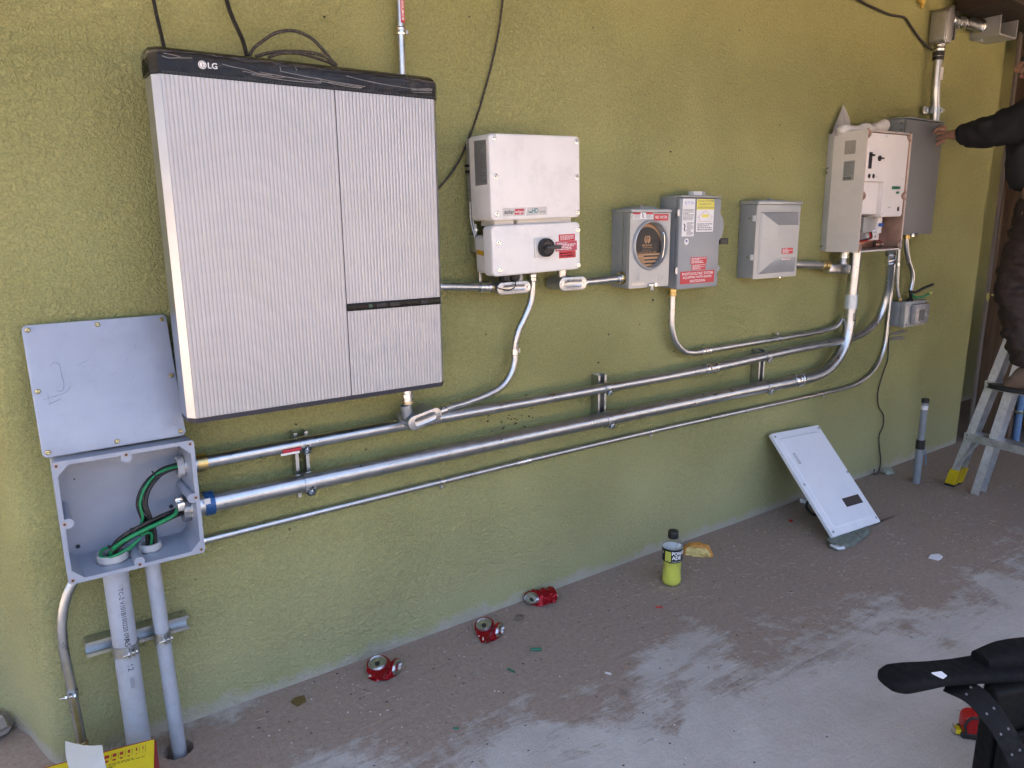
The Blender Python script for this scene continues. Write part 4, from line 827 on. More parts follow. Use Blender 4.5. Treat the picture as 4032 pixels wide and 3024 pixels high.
bm = NB(); box(bm, .096, .134, D_, D_-.006, .004, .014, .002); cyl(bm, (.130, D_-.006, .010), (.130, D_-.010, .010), .007, seg=14); tube(bm, [(.106, D_-.008, .006), (.104, D_-.010, -.004), (.108, D_-.010, -.012), (.114, D_-.010, -.006), (.110, D_-.008, .006)], .0024, seg=8); part('latch', bm, STEEL, mt_)
bm = NB(); box(bm, -.0008, .0006, -.060, -.064, .02, .27); part('side_seam', bm, COVERAL, mt_)

# ---------------------------------------------------------------- disconnect
dx_ = thing('disconnect_switch', 'tall grey disconnect switch box with side handle and yellow-topped label', 'switch box', (2.062, 0, 1.158))
D_ = -.108
bm = NB(); box(bm, .000, .228, -.001, D_+.022, .002, .352, .003); part('enclosure', bm, GREYP, dx_)
bm = NB(); box(bm, -.003, .233, D_+.020, D_, -.001, .346, .004, 3); dr = part('door', bm, GREYP, dx_)
bm = NB(); box(bm, -.002, .232, -.001, D_-.002, .3495, .3545, .001); part('hood', bm, GREYL, dx_)
bm = NB(); box(bm, .03, .20, -.01, -.09, .3546, .358, .001); part('hub_plate', bm, GREYL, dx_)
for a in (.113, .139, .160):
    bm = NB(); box(bm, a, a+.022, -.04, -.07, .3582, .374, .002); cyl(bm, (a+.011, -.0702, .366), (a+.011, -.0712, .366), .005, seg=14); part('hub_block', bm, WHITEST if a < .15 else GREYL, dx_)
for z in (.291, .072):
    bm = NB(); box(bm, -.012, -.003, D_+.012, D_+.004, z-.012, z+.012, .002); cyl(bm, (-.004, D_+.006, z-.013), (-.004, D_+.006, z+.013), .004, seg=10); part('hinge', bm, COVERAL, dx_)
bm = NB(); sheet(bm, .010, .078, .202, .344, D_+.0005, .0012); part('maker_label', bm, WHITEST, dx_)
lettering(dx_, 'E\u00b7T\u00b7N', .022, .071, .322, .334, D_-.0010, INKBLUE, bold=.03)
fineprint(dx_, .014, .072, .262, .306, D_-.0010, INKG, 9, 9); fineprint(dx_, .036, .074, .206, .256, D_-.0010, INKG, 12, 10, h=.55)
bm = NB(); tube(bm, [(.020, D_-.001, .250), (.026, D_-.001, .240), (.022, D_-.001, .232), (.028, D_-.001, .222)], .002, seg=6); part('shock_figure', bm, INKB, dx_)
po = rr_poly(.086, .191, .216, .345, .006); bm = NB(); loft(bm, [[(x, D_+.0005, z) for x, z in po], [(x, D_-.0006, z) for x, z in po]]); part('label_border', bm, INKB, dx_, flat=True)
pi_ = inset(po, .0014); bm = NB(); loft(bm, [[(x, D_-.0005, z) for x, z in pi_], [(x, D_-.0012, z) for x, z in pi_]]); part('shutdown_label', bm, WHITEST, dx_, flat=True)
bm = NB(); pt = [(x, max(z, .303)) for x, z in inset(po, .0016)]; box(bm, .0878, .1892, D_-.0011, D_-.0017, .303, .3385); box(bm, .092, .185, D_-.0011, D_-.0017, .3385, .3432); part('yellow_heading', bm, YELST, dx_)
for i, tx in enumerate(('SOLAR PV SYSTEM', 'EQUIPPED WITH', 'RAPID SHUTDOWN')): lettering(dx_, tx, .0935 if i != 1 else .099, .184 if i != 1 else .178, .3315-i*.0125, .3395-i*.0125, D_-.0020, INKG, bold=.005)
bm = NB(); hp = [(.105, .258), (.105, .275), (.096, .274), (.139, .299), (.182, .274), (.173, .275), (.173, .258), (.105, .258)]
tube(bm, [(x, D_-.0012, z) for x, z in hp], .0006, seg=5, smooth=False); part('house_drawing', bm, MATS['pale_red_sticker'], dx_)
bm = NB(); sheet(bm, .121, .158, .2735, .285, D_-.0011, .0006); part('drawing_panel', bm, YELST, dx_)
fineprint(dx_, .096, .182, .2225, .252, D_-.0014, INKG, 4, 12, h=.5)
bm = NB(); cyl(bm, (.039, D_+.0004, .182), (.039, D_-.0008, .182), .0125, seg=28); part('round_label', bm, WHITEST, dx_); bm = NB(); sheet(bm, .034, .042, .181, .189, D_-.0007, .0006); part('label_mark', bm, M('blue_print', (.05, .06, .28), .5), dx_)
for (a, b, c, d, rows, sd_) in ((.067, .160, .0945, .121, 4, 13), (.0745, .1555, .0705, .0940, 5, 14)):
    bm = NB(); sheet(bm, a, b, c, d, D_+.0004, .0014); part('warning_sticker', bm, REDST, dx_); fineprint(dx_, a+.004, b-.004, c+.002, d-.002, D_-.0013, WHINK, rows, sd_, h=.45)
bm = NB(); sheet(bm, .0115, .209, .0185, .0675, D_+.0004, .0018); part('warning_sticker', bm, REDST, dx_)
for i, (tx, a, b) in enumerate((('PHOTOVOLTAIC SYSTEM', .021, .199), ('EQUIPPED WITH RAPID', .026, .193), ('SHUTDOWN', .066, .154))): lettering(dx_, tx, a, b, .0520-i*.0145, .0625-i*.0145, D_-.0018, WHINK, bold=.012)
hd = [(.240, .290), (.252, .285), (.264, .270), (.270, .250), (.271, .228), (.266, .205), (.258, .190), (.246, .180), (.239, .190), (.238, .24)]
bm = NB(); loft(bm, [[(x, -.070, z) for x, z in hd], [(x, -.096, z) for x, z in hd]]); bmesh.ops.bevel(bm, geom=bm.edges[:], offset=.003, segments=2, affect='EDGES'); hn = part('switch_handle', bm, GREYP, dx_)
bm = NB(); box(bm, .256, .306, -.074, -.094, .166, .190, .003); part('grip', bm, BLK, hn)
bm = NB(); box(bm, .230, .246, -.05, -.092, .178, .21, .002); part('handle_bracket', bm, GREYP, dx_)
bm = NB(); cyl(bm, (.234, D_+.004, .071), (.246, D_+.004, .071), .010, .006, seg=12); box(bm, .228, .236, D_+.012, D_-.003, .060, .083, .001); part('latch', bm, DARKSTEEL, dx_)

# ---------------------------------------------------------------- ridged panel
pn = thing('breaker_panel', 'grey breaker panel with stepped raised door and small red sticker', 'breaker panel', (2.548, 0, 1.172))
D_ = -.088
bm = NB(); box(bm, .000, .300, -.001, D_+.004, .002, .318, .003); part('enclosure', bm, GREYP, pn)
bm = NB(); O = rr_poly(-.003, .303, -.001, .308, .003, 2)
def rect(x0, x1, z0, z1, y): return [(x, y, z) for x, z in ((x0, z0), (x1, z0), (x1, z1), (x0, z1))]
loft(bm, [rect(-.003, .303, -.001, .309, D_+.0035), rect(-.003, .303, -.001, .309, D_-.0015), rect(.026, .284, .020, .280, D_-.0015), rect(.030, .280, .024, .276, D_-.0075), rect(.104, .243, .086, .224, D_-.036), rect(.107, .240, .089, .221, D_-.036)]); part('door', bm, GREYL, pn, ang=25)
bm = NB(); box(bm, -.006, .306, -.001, D_-.010, .311, .3255, .003); part('hood', bm, GREYL, pn)
bm = NB(); box(bm, .04, .22, -.02, -.075, .3256, .330, .001); cyl(bm, (.13, -.05, .33), (.13, -.05, .338), .012, .008, seg=14); part('hub_plate', bm, GREYP, pn)
for z in (.254, .091):
    bm = NB(); box(bm, -.007, -.0005, D_+.016, D_+.002, z-.012, z+.012, .001); part('hinge', bm, WHITEST, pn)
    bm = NB(); cyl(bm, (.0005, -.055, z), (-.004, -.055, z), .004, seg=12); part('side_screw', bm, STEEL, pn)
bm = NB(); lathe(bm, [(.0165, 0), (.0165, .0012), (.0145, .0012), (.0142, .0003), (.0001, .0003)], seg=28); bmesh.ops.rotate(bm, verts=bm.verts, cent=(0, 0, 0), matrix=Matrix.Rotation(R(-90), 3, 'Y')); bmesh.ops.translate(bm, verts=bm.verts, vec=(.0, -.042, .051)); part('knockout', bm, GREYP, pn)
fineprint(pn, .07, .25, .3155, .3215, D_-.0105, COVERAL, 1, 31, name='embossed_mark')
for (a, b, c, d, mt, rows, sd_) in ((.138, .216, .102, .127, REDST, 4, 15), (.144, .204, .077, .093, WHITEST, 2, 16)):
    y_ = D_-.036 if c > .09 else D_-.034
    bm = NB(); sheet(bm, a, b, c, d, y_+.0006, .0016); part('warning_sticker', bm, mt, pn); fineprint(pn, a+.004, b-.004, c+.002, d-.002, y_-.0015, WHINK if mt is REDST else REDST, rows, sd_, h=.5)
bm = NB(); cyl(bm, (.24, -.05, .003), (.24, -.05, -.010), .006, seg=10); part('ground_screw', bm, STEEL, pn)

# ---------------------------------------------------------------- open cream cabinet
bu = thing('backup_cabinet', 'open cream metal cabinet with copper-coloured inside, cover removed', 'cabinet', (3.163, 0, 1.267), (0, R(-.6), 0))
W_, H_, D_ = .384, .541, -.190
bm = NB(); loft(bm, [rect(0, W_, 0, H_, -.030), rect(0, W_, 0, H_, D_), rect(.007, W_-.007, .007, H_-.007, D_), rect(.007, W_-.007, .007, H_-.007, -.034)]); part('enclosure', bm, WHITEC, bu, flat=True)
bm = NB(); loft(bm, [rect(.0075, W_-.0075, .0075, H_-.0075, D_+.002), rect(.0075, W_-.0075, .0075, H_-.0075, -.04), rect(.0078, W_-.0078, .0078, H_-.0078, -.04), rect(.0088, W_-.0088, .0088, H_-.0088, D_+.002)], False, False); part('copper_lining', bm, COPPER, bu, flat=True)
bm = NB(); box(bm, .008, W_-.008, -.036, -.038, .008, H_-.008); part('back_lining', bm, COPPER, bu)
bm = NB(); tube(bm, [(.0035, D_-.0006, .004), (.0035, D_-.0006, H_-.004)], .0022, seg=6, smooth=False); tube(bm, [(W_-.0035, D_-.0006, .004), (W_-.0035, D_-.0006, H_-.004)], .0022, seg=6, smooth=False); tube(bm, [(.004, D_-.0006, H_-.0035), (W_-.004, D_-.0006, H_-.0035)], .0022, seg=6, smooth=False); o = part('rim_gasket', bm, PINKTRIM, bu)
bm = NB(); box(bm, -.001, -.0002, -.001, -.030, .002, H_-.002); box(bm, 0, W_, -.001, -.029, .002, H_-.002); part('mounting_flange', bm, M('galvanised_flange', (.50, .51, .50), .45, .5), bu)
for z, r in ((.400, .0055), (.379, .0055), (.040, .005)):
    bm = NB(); cyl(bm, (-.001, -.010, z-.015), (-.010, -.010, z-.015), r, seg=12); part('side_bolt', bm, STEEL, bu)
# vent slats
for k in range(14):
    z = .442+k*.00425; bm = NB(); box(bm, .001, -.0016, -.087, -.140, z, z+.0016); part('vent_slot', bm, M('slot_dark', (.06, .05, .035), .7) if k == 0 else MATS['slot_dark'], bu)
bm = NB(); loft(bm, [[(.001, y, z) for y, z in ((-.0885, .324), (-.142, .325), (-.142, .412), (-.0885, .410))], [(-.0012, y, z) for y, z in ((-.0885, .324), (-.142, .325), (-.142, .412), (-.0885, .410))]]); part('rating_plate', bm, M('plate_silver', (.36, .37, .36), .4, .3), bu)
fineprint(bu, -.092, -.138, .345, .406, -.0016, INKG, 11, 17, side=True, h=.4); fineprint(bu, -.092, -.130, .328, .341, -.0016, INKB, 2, 18, side=True, h=.6)
# inner white cover, stepped round a recessed pocket
YI = D_+.008
def poly_plate(bm, pts, yb, yf): loft(bm, [[(x, yb, z) for x, z in pts], [(x, yf, z) for x, z in pts]])
pl = [(.012, .318), (.012, .506), (.030, .512), (.040, .530), (.352, .530), (.362, .512), (.374, .508), (.374, .275), (.355, .262), (.352, .252), (.360, .242), (.372, .236), (.372, .170), (.368, .164), (.362, .158), (.192, .158), (.186, .162), (.184, .318)]
bm = NB(); poly_plate(bm, pl, YI+.10, YI); ic = part('inner_cover', bm, WHITEI, bu, flat=True)
bm = NB(); box(bm, .045, .1835, YI+.1, YI+.020, .172, .317, .002); part('recessed_cover', bm, WHITEI, bu)
bm = NB(); box(bm, .010, .0445, YI+.1, YI+.045, .172, .3165); part('wiring_gap', bm, INKB, bu)
bm = NB(); box(bm, .014, .030, YI+.045, YI+.012, .255, .312, .002); tube(bm, [(.036, YI+.03, .305), (.038, YI+.028, .27), (.034, YI+.03, .24)], .002, seg=6); part('terminal_strip', bm, PINKTRIM, bu)
bm = NB(); rplate(bm, .043, .066, .374, .446, YI+.001, YI-.003, .002); br = part('breaker', bm, BLK, ic); bm = NB(); box(bm, .048, .070, YI-.003, YI-.015, .428, .437, .002); part('toggle', bm, BLK, br)
bm = NB(); cyl(bm, (.129, YI, .421), (.129, YI-.005, .421), .0125, seg=20); box(bm, .120, .148, YI-.005, YI-.015, .4175, .4245, .001); part('rotary_knob', bm, BLK, ic, ang=25)
for x in (.057, .093):
    bm = NB(); cyl(bm, (x, YI, .342), (x, YI-.0012, .342), .0105, seg=20); part('round_port', bm, INKB, ic)
bm = NB(); cyl(bm, (.120, YI, .340), (.120, YI-.001, .340), .004, seg=12); part('indicator', bm, M('indicator_grey', (.5, .48, .45), .4), ic)
bm = NB(); box(bm, .261, .290, YI+.001, YI-.002, .284, .2985); box(bm, .290, .327, YI-.0, YI-.006, .2845, .298, .001); part('terminal_block', bm, GREENBIT, ic); bm = NB(); box(bm, .300, .321, YI, YI-.006, .264, .2745, .001); part('terminal_block', bm, GREENBIT, ic)
bm = NB(); box(bm, .326, .343, YI+.001, YI-.002, .183, .202, .001); part('data_port', bm, INKB, ic)
for x in (.243, .252, .261):
    bm = NB(); box(bm, x, x+.004, YI+.0005, YI-.0008, .198, .204); part('status_lamp', bm, GREYL, ic)
for x, z in ((.176, .520), (.340, .205), (.198, .170), (.350, .330)):
    bm = NB(); cyl(bm, (x, YI, z), (x, YI-.001, z), .003, seg=10); part('cover_screw', bm, GREYL, ic)
for (x, z) in ((.020, .524), (.366, .524), (.018, .254), (.368, .254), (.018, .020), (.362, .022)):
    bm = NB(); s = 1 if x < .2 else -1; tube(bm, [(x-s*.014, D_+.004, z+.018), (x, D_+.002, z+.010), (x+s*.006, D_+.002, z), (x, D_+.002, z-.010), (x-s*.014, D_+.004, z-.018)], .0060, seg=8); part('corner_lug', bm, COPPER, bu)
# electrics in the open bottom
bm = NB(); box(bm, .055, .350, -.05, -.075, .115, .138, .002); rl = part('din_rail', bm, M('rail_teal', (.28, .36, .38), .35, .6), bu)
bm = NB(); box(bm, .145, .250, -.06, -.125, .085, .158, .003); part('breaker_module', bm, M('module_grey', (.36, .35, .33), .45), bu)
bm = NB(); box(bm, .2505, .290, -.06, -.135, .080, .156, .002); bk = part('breaker_pair', bm, WHITEI, bu)
for x in (.256, .272):
    bm = NB(); box(bm, x, x+.011, -.135, -.147, .112, .128, .002); part('toggle', bm, M('blue_toggle', (.02, .09, .35), .4) if x < .26 else MATS['blue_toggle'], bk)
bm = NB(); box(bm, .205, .318, -.045, -.110, .046, .150, .003); part('terminal_cover', bm, WHITEI, bu)
bm = NB(); box(bm, .225, .265, -.110, -.130, .076, .096, .002); tb = part('terminal_pair', bm, WHITEST, bu)
for x in (.233, .251):
    bm = NB(); cyl(bm, (x, -.130, .086), (x, -.1308, .086), .004, seg=10); part('terminal_bore', bm, INKB, tb)
bm = NB(); box(bm, .278, .288, -.110, -.1108, .058, .068); part('data_code', bm, INKG, bu)
for of, mt in ((0, REDW), (.012, INKB)):
    bm = NB(); tube(bm, [(.205+of, -.125, .086), (.195+of, -.135, .062), (.150, -.14, .050+of*.4), (.080, -.14, .045), (.030, -.13, .030-of)], .0042, seg=8); part('wire', bm, mt, bu)
bm = NB(); box(bm, .012, .040, -.10, -.13, .040, .058, .002); cyl(bm, (.026, -.130, .049), (.026, -.1306, .049), .004, seg=10); part('ground_clamp', bm, WHITEST, bu)
bm = NB(); tube(bm, [(.040, -.115, .048), (.095, -.118, .046)], .006, seg=10); part('ground_wire', bm, GREENW, bu)
bm = NB(); box(bm, .165, .355, -.040, -.060, .010, .052, .002); part('copper_plate', bm, M('bright_copper', (.85, .47, .33), .35, .8), bu)
bm = NB(); tube(bm, [(.335, -.09, .05), (.345, -.11, .035), (.335, -.12, .03)], .003, seg=8); part('red_wire', bm, REDW, bu)
bm = NB(); box(bm, .330, .350, -.09, -.125, .012, .030, .003); part('lug', bm, STEEL, bu)
# cloth left on top: a peaked fold against the wall and a loose roll
cr_ = thing('cloth_rag', 'crumpled white cloth lying on top of the open cream cabinet', 'cloth', (3.163, 0, 1.810))
bm = NB(); nt_, nu = 14, 18; rows = []
for i in range(nt_+1):
    t = i/nt_; wd = .150*(1-t)**.75+.008; cx = .035+.030*t+.018*math.sin(t*3); row = []
    for k in range(nu+1):
        u = k/nu-.5; x = cx+u*wd; y = -.055+.040*t-.020*math.cos(u*6.0)*(1-t)+.010*math.sin(u*13+t*4)*(1-t*.6); z = -.004+.128*t-.022*abs(u)*(1-t)*2+.004*noise.noise(Vector((u*6, t*5, 2)))
        row.append(bm.verts.new((x, y, z)))
    rows.append(row)
for a, b in zip(rows, rows[1:]):
    for k in range(nu): bm.faces.new((a[k], a[k+1], b[k+1], b[k]))
bmesh.ops.solidify(bm, geom=bm.faces[:], thickness=.002); part('peak', bm, CLOTH, cr_, ang=70)
bm = NB(); tube(bm, [(-.018, -.055, .000), (.02, -.075, .012), (.09, -.085, .014), (.17, -.080, .020), (.25, -.075, .030), (.33, -.070, .042)], lambda t: .016+.010*t+.005*math.sin(t*14), seg=16, n=5)
for v in bm.verts: v.co += Vector((noise.noise(v.co*30), noise.noise(v.co*30+Vector((9, 0, 0))), noise.noise(v.co*26+Vector((0, 7, 0)))))*.006
part('roll', bm, CLOTH, cr_, ang=70)

# ---------------------------------------------------------------- grey box behind and pipes at the far end
gx = thing('electrical_box', 'plain dark grey metal box beyond the cream cabinet', 'electrical box', (3.628, 0, 1.338))
bm = NB(); box(bm, 0, .352, -.001, -.100, .002, .556, .003); part('enclosure', bm, GREYP, gx)
bm = NB(); box(bm, -.003, .356, -.1005, -.116, -.001, .553, .004); part('door', bm, M('mid_grey_enamel', (.20, .205, .205), .48, 0, .06, 8), gx)
bm = NB(); box(bm, -.004, .357, -.001, -.120, .5565, .563, .002); part('hood', bm, GREYP, gx)
bm = NB(); tube(bm, [(.356, -.06, .09), (.372, -.065, .10), (.376, -.065, .16), (.372, -.065, .21), (.356, -.06, .22)], .016, seg=12); part('side_handle', bm, GREYD, gx)
bm = NB(); box(bm, .13, .19, -.1165, -.128, -.012, .006, .002); part('latch', bm, STEEL, gx)
for x, z in ((.012, .535), (.010, .505)):
    bm = NB(); cyl(bm, (-.003, -.09, z), (-.007, -.09, z), .005, seg=10); part('side_screw', bm, STEEL, gx)
ec = conduit('steel_conduit', 'tall galvanised conduit rising from the dark grey box towards the roof', [(4.02, -.050, 1.895), (4.015, -.050, 1.96), (3.995, -.050, 2.05), (3.99, -.050, 2.12), (3.985, -.050, 2.25), (3.985, -.050, 2.31)], .0225)
collar(ec, (3.985, -.05, 2.225), (3.985, -.05, 2.245), .028, BLK, 'black_band', False); collar(ec, (3.985, -.05, 2.205), (3.985, -.05, 2.222), .027, BLK, 'black_band', False); collar(ec, (3.985, -.05, 2.25), (3.985, -.05, 2.285), .027, STEEL, 'connector')
bm = NB(); box(bm, -.045, -.012, -.022, -.0232, .215, .275); part('tag_sticker', bm, WHITEST, ec[0])
st_ = thing('pipe_bracket', 'shiny two-eared pipe bracket on the tall conduit above the dark grey box', 'bracket', (4.012, -.0, 1.965))
bm = NB(); box(bm, -.075, .075, -.018, -.030, -.018, .018, .002); part('bar', bm, DARKSTEEL, st_); pclamp(st_, (0, -.05, 0), (0, 0, 1), .0235, ear=(1, -.4, 0), wd=.030)
for x in (-.055, .055):
    bm = NB(); cyl(bm, (x, -.030, 0), (x, -.038, 0), .010, seg=12); part('bracket_bolt', bm, STEEL, st_)
ub = thing('conduit_elbow', 'large cast conduit elbow with oval cover under the porch roof', 'conduit fitting', (3.985, -.012, 2.362))
bm = NB(); plate(bm, rr_poly(-.036, .036, -.082, .085, .025, 6), 0, -.078, .004); part('fitting_body', bm, DARKSTEEL, ub)
bm = NB(); plate(bm, rr_poly(-.034, .034, -.080, .083, .032, 8), -.0782, -.083, .002); part('oval_cover', bm, DARKSTEEL, ub)
tb_ = conduit('steel_conduit', 'short thick conduit under the porch roof between cast elbow and open box', [(4.018, -.045, 2.404), (4.15, -.047, 2.412), (4.30, -.05, 2.416), (4.392, -.05, 2.418)], .0275)
collar(tb_, (4.022, -.045, 2.404), (4.075, -.0455, 2.408), .033, STEEL, 'connector'); collar(tb_, (4.36, -.05, 2.417), (4.388, -.05, 2.418), .034, STEEL, 'locknut'); collar(tb_, (4.20, -.048, 2.413), (4.215, -.048, 2.4135), .0295, STEEL, 'ring', False)
us = thing('strut_channel', 'short vertical strut channel under the porch roof clamping the thick conduit', 'strut', (4.135, 0, 2.325), group='strut channels behind the conduits'); bm = NB(); channel(bm, .16); part('channel', bm, GALV, us, flat=True); pclamp(us, (0, -.047, .0865), (1, 0, 0), .028, ear=(0, -.6, -.8))
ob = thing('junction_box', 'open grey junction box with loose wires under the porch roof', 'junction box', (4.392, 0, 2.358))
bm = NB(); loft(bm, [ringrect(.0, .205, 0, .155, -.002), ringrect(0, .205, 0, .155, -.150), ringrect(.008, .197, .008, .147, -.150), ringrect(.010, .195, .010, .145, -.012)]); part('box_shell', bm, GREYL, ob, ang=30)
for k in range(4):
    bm = NB(); tube(bm, [(.02+k*.01, -.05, .03+k*.02), (.07+k*.012, -.10, .05+k*.015), (.10, -.12+k*.01, .09), (.12+k*.012, -.08, .05+k*.02)], .0065, seg=8); part('wire', bm, RUBBER, ob)
bm = NB(); box(bm, .015, .035, -.03, -.06, -.014, .001, .002); part('mounting_ear', bm, GREYL, ob)
sf = NB(); tube(sf, [(3.80, -.012, 2.50), (3.825, -.02, 2.475), (3.835, -.022, 2.455), (3.832, -.018, 2.435)], lambda t: .024*(1-t)+.005, seg=12); 
for v in sf.verts: v.co += Vector((noise.noise(v.co*60), noise.noise(v.co*60+Vector((5, 5, 5))), 0))*.006
solo('spray_foam', sf, FOAM, 'yellow spray foam drip hanging from the top of the wall', 'foam', (3.81, 0, 2.47))
t2 = conduit('steel_conduit', 'thin short conduit dropping from the dark grey box to the small grey box', [(3.812, -.035, 1.338), (3.822, -.035, 1.25), (3.830, -.035, 1.17), (3.846, -.035, 1.05), (3.872, -.04, .985)], .0095); collar(t2, (3.866, -.039, 1.0), (3.872, -.04, .986), .014, BRASS, 'connector', False)
strap1(t2, (3.829, -.035, 1.18), (0, 0, 1), .0095, up=(1, 0, 0))
t3 = conduit('steel_conduit', 'bent short conduit hanging from the dark grey box, ending in loose wires', [(3.868, -.045, 1.338), (3.870, -.045, 1.30), (3.884, -.045, 1.25), (3.914, -.045, 1.195), (3.962, -.045, 1.137), (3.976, -.045, 1.09), (3.966, -.045, 1.035)], .0125); collar(t3, (3.868, -.045, 1.337), (3.869, -.045, 1.312), .0165, BRASS, 'connector', False)
strap1(t3, (3.914, -.045, 1.195), (.5, 0, -.8), .0125, up=(1, 0, .2))
for nm, mt, pts in (('cable_end', RUBBER, [(3.966, -.045, 1.04), (3.95, -.06, 1.0), (3.92, -.08, .985), (3.90, -.07, .99)]), ('cable_end', RUBBER, [(3.964, -.045, 1.035), (3.98, -.06, 1.025), (4.05, -.075, 1.045), (4.13, -.08, 1.06)]), ('green_cable_end', GREENW, [(3.960, -.045, 1.03), (3.98, -.065, 1.0), (4.04, -.08, 1.0), (4.09, -.085, 1.012)])):
    bm = NB(); tube(bm, [Vector(p)-t3[1] for p in pts], .008 if mt is RUBBER else .0065, seg=8); part(nm, bm, mt, t3[0])
bm = NB(); tube(bm, [Vector(p)-t3[1] for p in ((4.09, -.085, 1.012), (4.115, -.086, 1.018))], .0068, seg=8); part('yellow_tip', bm, YPAINT, t3[0])
sb = thing('junction_box', 'small grey box with clear cover low on the wall near the timber post', 'junction box', (3.862, 0, .846))
bm = NB(); box(bm, 0, .215, -.001, -.055, 0, .135, .003); part('box_base', bm, GREYP, sb)
bm = NB(); box(bm, -.002, .217, -.0555, -.085, -.002, .137, .004); part('box_cover', bm, GREYL, sb)
bm = NB(); box(bm, .055, .20, -.0852, -.112, .012, .120, .006); cvr = part('clear_cover', bm, M('smoky_plastic', (.34, .33, .33), .25), sb)
bm = NB(); box(bm, .09, .15, -.1122, -.1135, .03, .09); part('window', bm, GREYD, cvr)
for x, z in ((.014, .012), (.014, .122), (.20, .124)):
    bm = NB(); cyl(bm, (x, -.085, z), (x, -.088, z), .006, seg=12); part('cover_screw', bm, STEEL, sb)

# ---------------------------------------------------------------- cables on the wall
def cable(label, pts, r, mat=DUSTCABLE, n=7):
    bm = NB(); tube(bm, pts, r, seg=10, n=n); return solo('cable', bm, mat, label, 'cable', pts[0])
cable('black cable dropping onto the near end of the battery cabinet', [(.281, -.012, 2.15), (.280, -.02, 1.99), (.281, -.035, 1.93), (.280, -.07, 1.875), (.279, -.10, 1.828)], .0045, RUBBER)
cable('black cable bending down behind the middle of the battery top', [(.452, -.012, 2.15), (.456, -.02, 1.98), (.459, -.045, 1.935), (.466, -.09, 1.875), (.462, -.13, 1.83)], .0055, RUBBER)
cable('mud splashed cable arching highest above the battery cabinet', [(.470, -.12, 1.828), (.482, -.12, 1.85), (.504, -.12, 1.869), (.543, -.12, 1.895), (.590, -.12, 1.905), (.632, -.12, 1.894), (.667, -.12, 1.866), (.694, -.125, 1.830)], .0042)
cable('mud splashed cable in a low loop on the battery cabinet, upper strand', [(.480, -.14, 1.828), (.514, -.14, 1.841), (.571, -.14, 1.851), (.630, -.14, 1.853), (.670, -.14, 1.845), (.692, -.142, 1.829)], .0042)
cable('mud splashed cable in a low loop on the battery cabinet, lower strand', [(.508, -.15, 1.828), (.540, -.15, 1.841), (.591, -.15, 1.846), (.633, -.15, 1.840), (.661, -.15, 1.835), (.680, -.15, 1.828)], .004)
cable('long thin brown cable hanging diagonally beside the white inverter', [(1.335, -.012, 2.25), (1.314, -.012, 2.107), (1.296, -.012, 2.010), (1.263, -.012, 1.896), (1.216, -.012, 1.767), (1.170, -.012, 1.667), (1.125, -.014, 1.594), (1.064, -.015, 1.530), (.98, -.02, 1.46)], .0033, DUSTCABLE)
cable('thin dark cable sagging from the roof to the tall conduit bands', [(3.10, -.012, 2.45), (3.296, -.012, 2.395), (3.418, -.012, 2.381), (3.564, -.012, 2.371), (3.690, -.012, 2.376), (3.712, -.012, 2.372), (3.769, -.012, 2.342), (3.891, -.014, 2.286), (3.955, -.03, 2.255)], .0055, RUBBER)
cable('thin wavy cable running down the wall to the floor under the conduits', [(3.846, -.012, .84), (3.858, -.012, .733), (3.864, -.012, .654), (3.831, -.012, .587), (3.803, -.012, .512), (3.799, -.012, .464), (3.821, -.012, .400), (3.878, -.012, .344), (3.890, -.012, .277), (3.858, -.012, .227), (3.878, -.012, .141), (3.898, -.014, .072), (3.884, -.02, .025), (3.830, -.035, .012), (3.79, -.04, .02), (3.80, -.035, .045)], .0034, DUSTCABLE)
te_ = conduit('steel_conduit', 'thin vertical conduit with red tag rising behind the battery cabinet', [(.941, -.028, 1.78), (.9415, -.028, 1.95), (.942, -.028, 2.3)], .0112)
collar(te_, (.942, -.028, 1.957), (.942, -.028, 1.977), .0145, STEEL, 'coupling'); strap1(te_, (.942, -.028, 1.967), (0, 0, 1), .0118, up=(1, 0, 0), wd=.010)
bm = NB(); loft(bm, [[(x, -.0120, z) for x, z in ((-.004, .207), (.0085, .207), (.0085, .33), (-.004, .33))], [(x, -.0128, z) for x, z in ((-.004, .207), (.0085, .207), (.0085, .33), (-.004, .33))]]); tg = part('tag_sticker', bm, REDST, te_[0])
o = lettering(te_[0], 'POWER SOURCE', 0, 1, 0, 1, 0, WHINK, bold=.02, name='tag_print')
for v in o.data.vertices: v.co = (-.0012+.0072*v.co.z, -.0132, .318-.105*v.co.x)
# ---------------------------------------------------------------- cover leaning by the wall, insulation scrap
cvp = thing('cabinet_cover', 'white metal cabinet cover leaning against the green wall on the floor', 'cover', (2.795, -.405, .030), (R(-44.5), R(2.5), R(-1.5)))
bm = NB(); CW, CH = .376, .540
loft(bm, [[(x, .004, z) for x, z in rr_poly(0, CW, 0, CH, .006, 3)], [(x, -.010, z) for x, z in rr_poly(0, CW, 0, CH, .006, 3)], [(x, -.0115, z) for x, z in rr_poly(.001, CW-.001, .001, CH-.001, .006, 3)], [(x, -.0125, z) for x, z in rr_poly(.030, CW-.030, .032, CH-.032, .02, 3)], [(x, -.0165, z) for x, z in rr_poly(.038, CW-.038, .040, CH-.040, .02, 3)]]); cpl = part('cover_sheet', bm, COVERW, cvp, ang=12)
for x, z in ((.018, .520), (CW-.014, .522), (.018, .262), (CW-.010, .27), (.018, .022), (CW-.016, .024)):
    bm = NB(); cyl(bm, (x, -.0115, z), (x, -.0145, z), .0065, .005, seg=14); part('cover_screw', bm, DARKSTEEL, cvp)
bm = NB(); box(bm, .060, .078, -.0160, -.0172, .362, .420); wv = part('window_frame', bm, M('window_grey', (.36, .37, .38), .3), cvp)
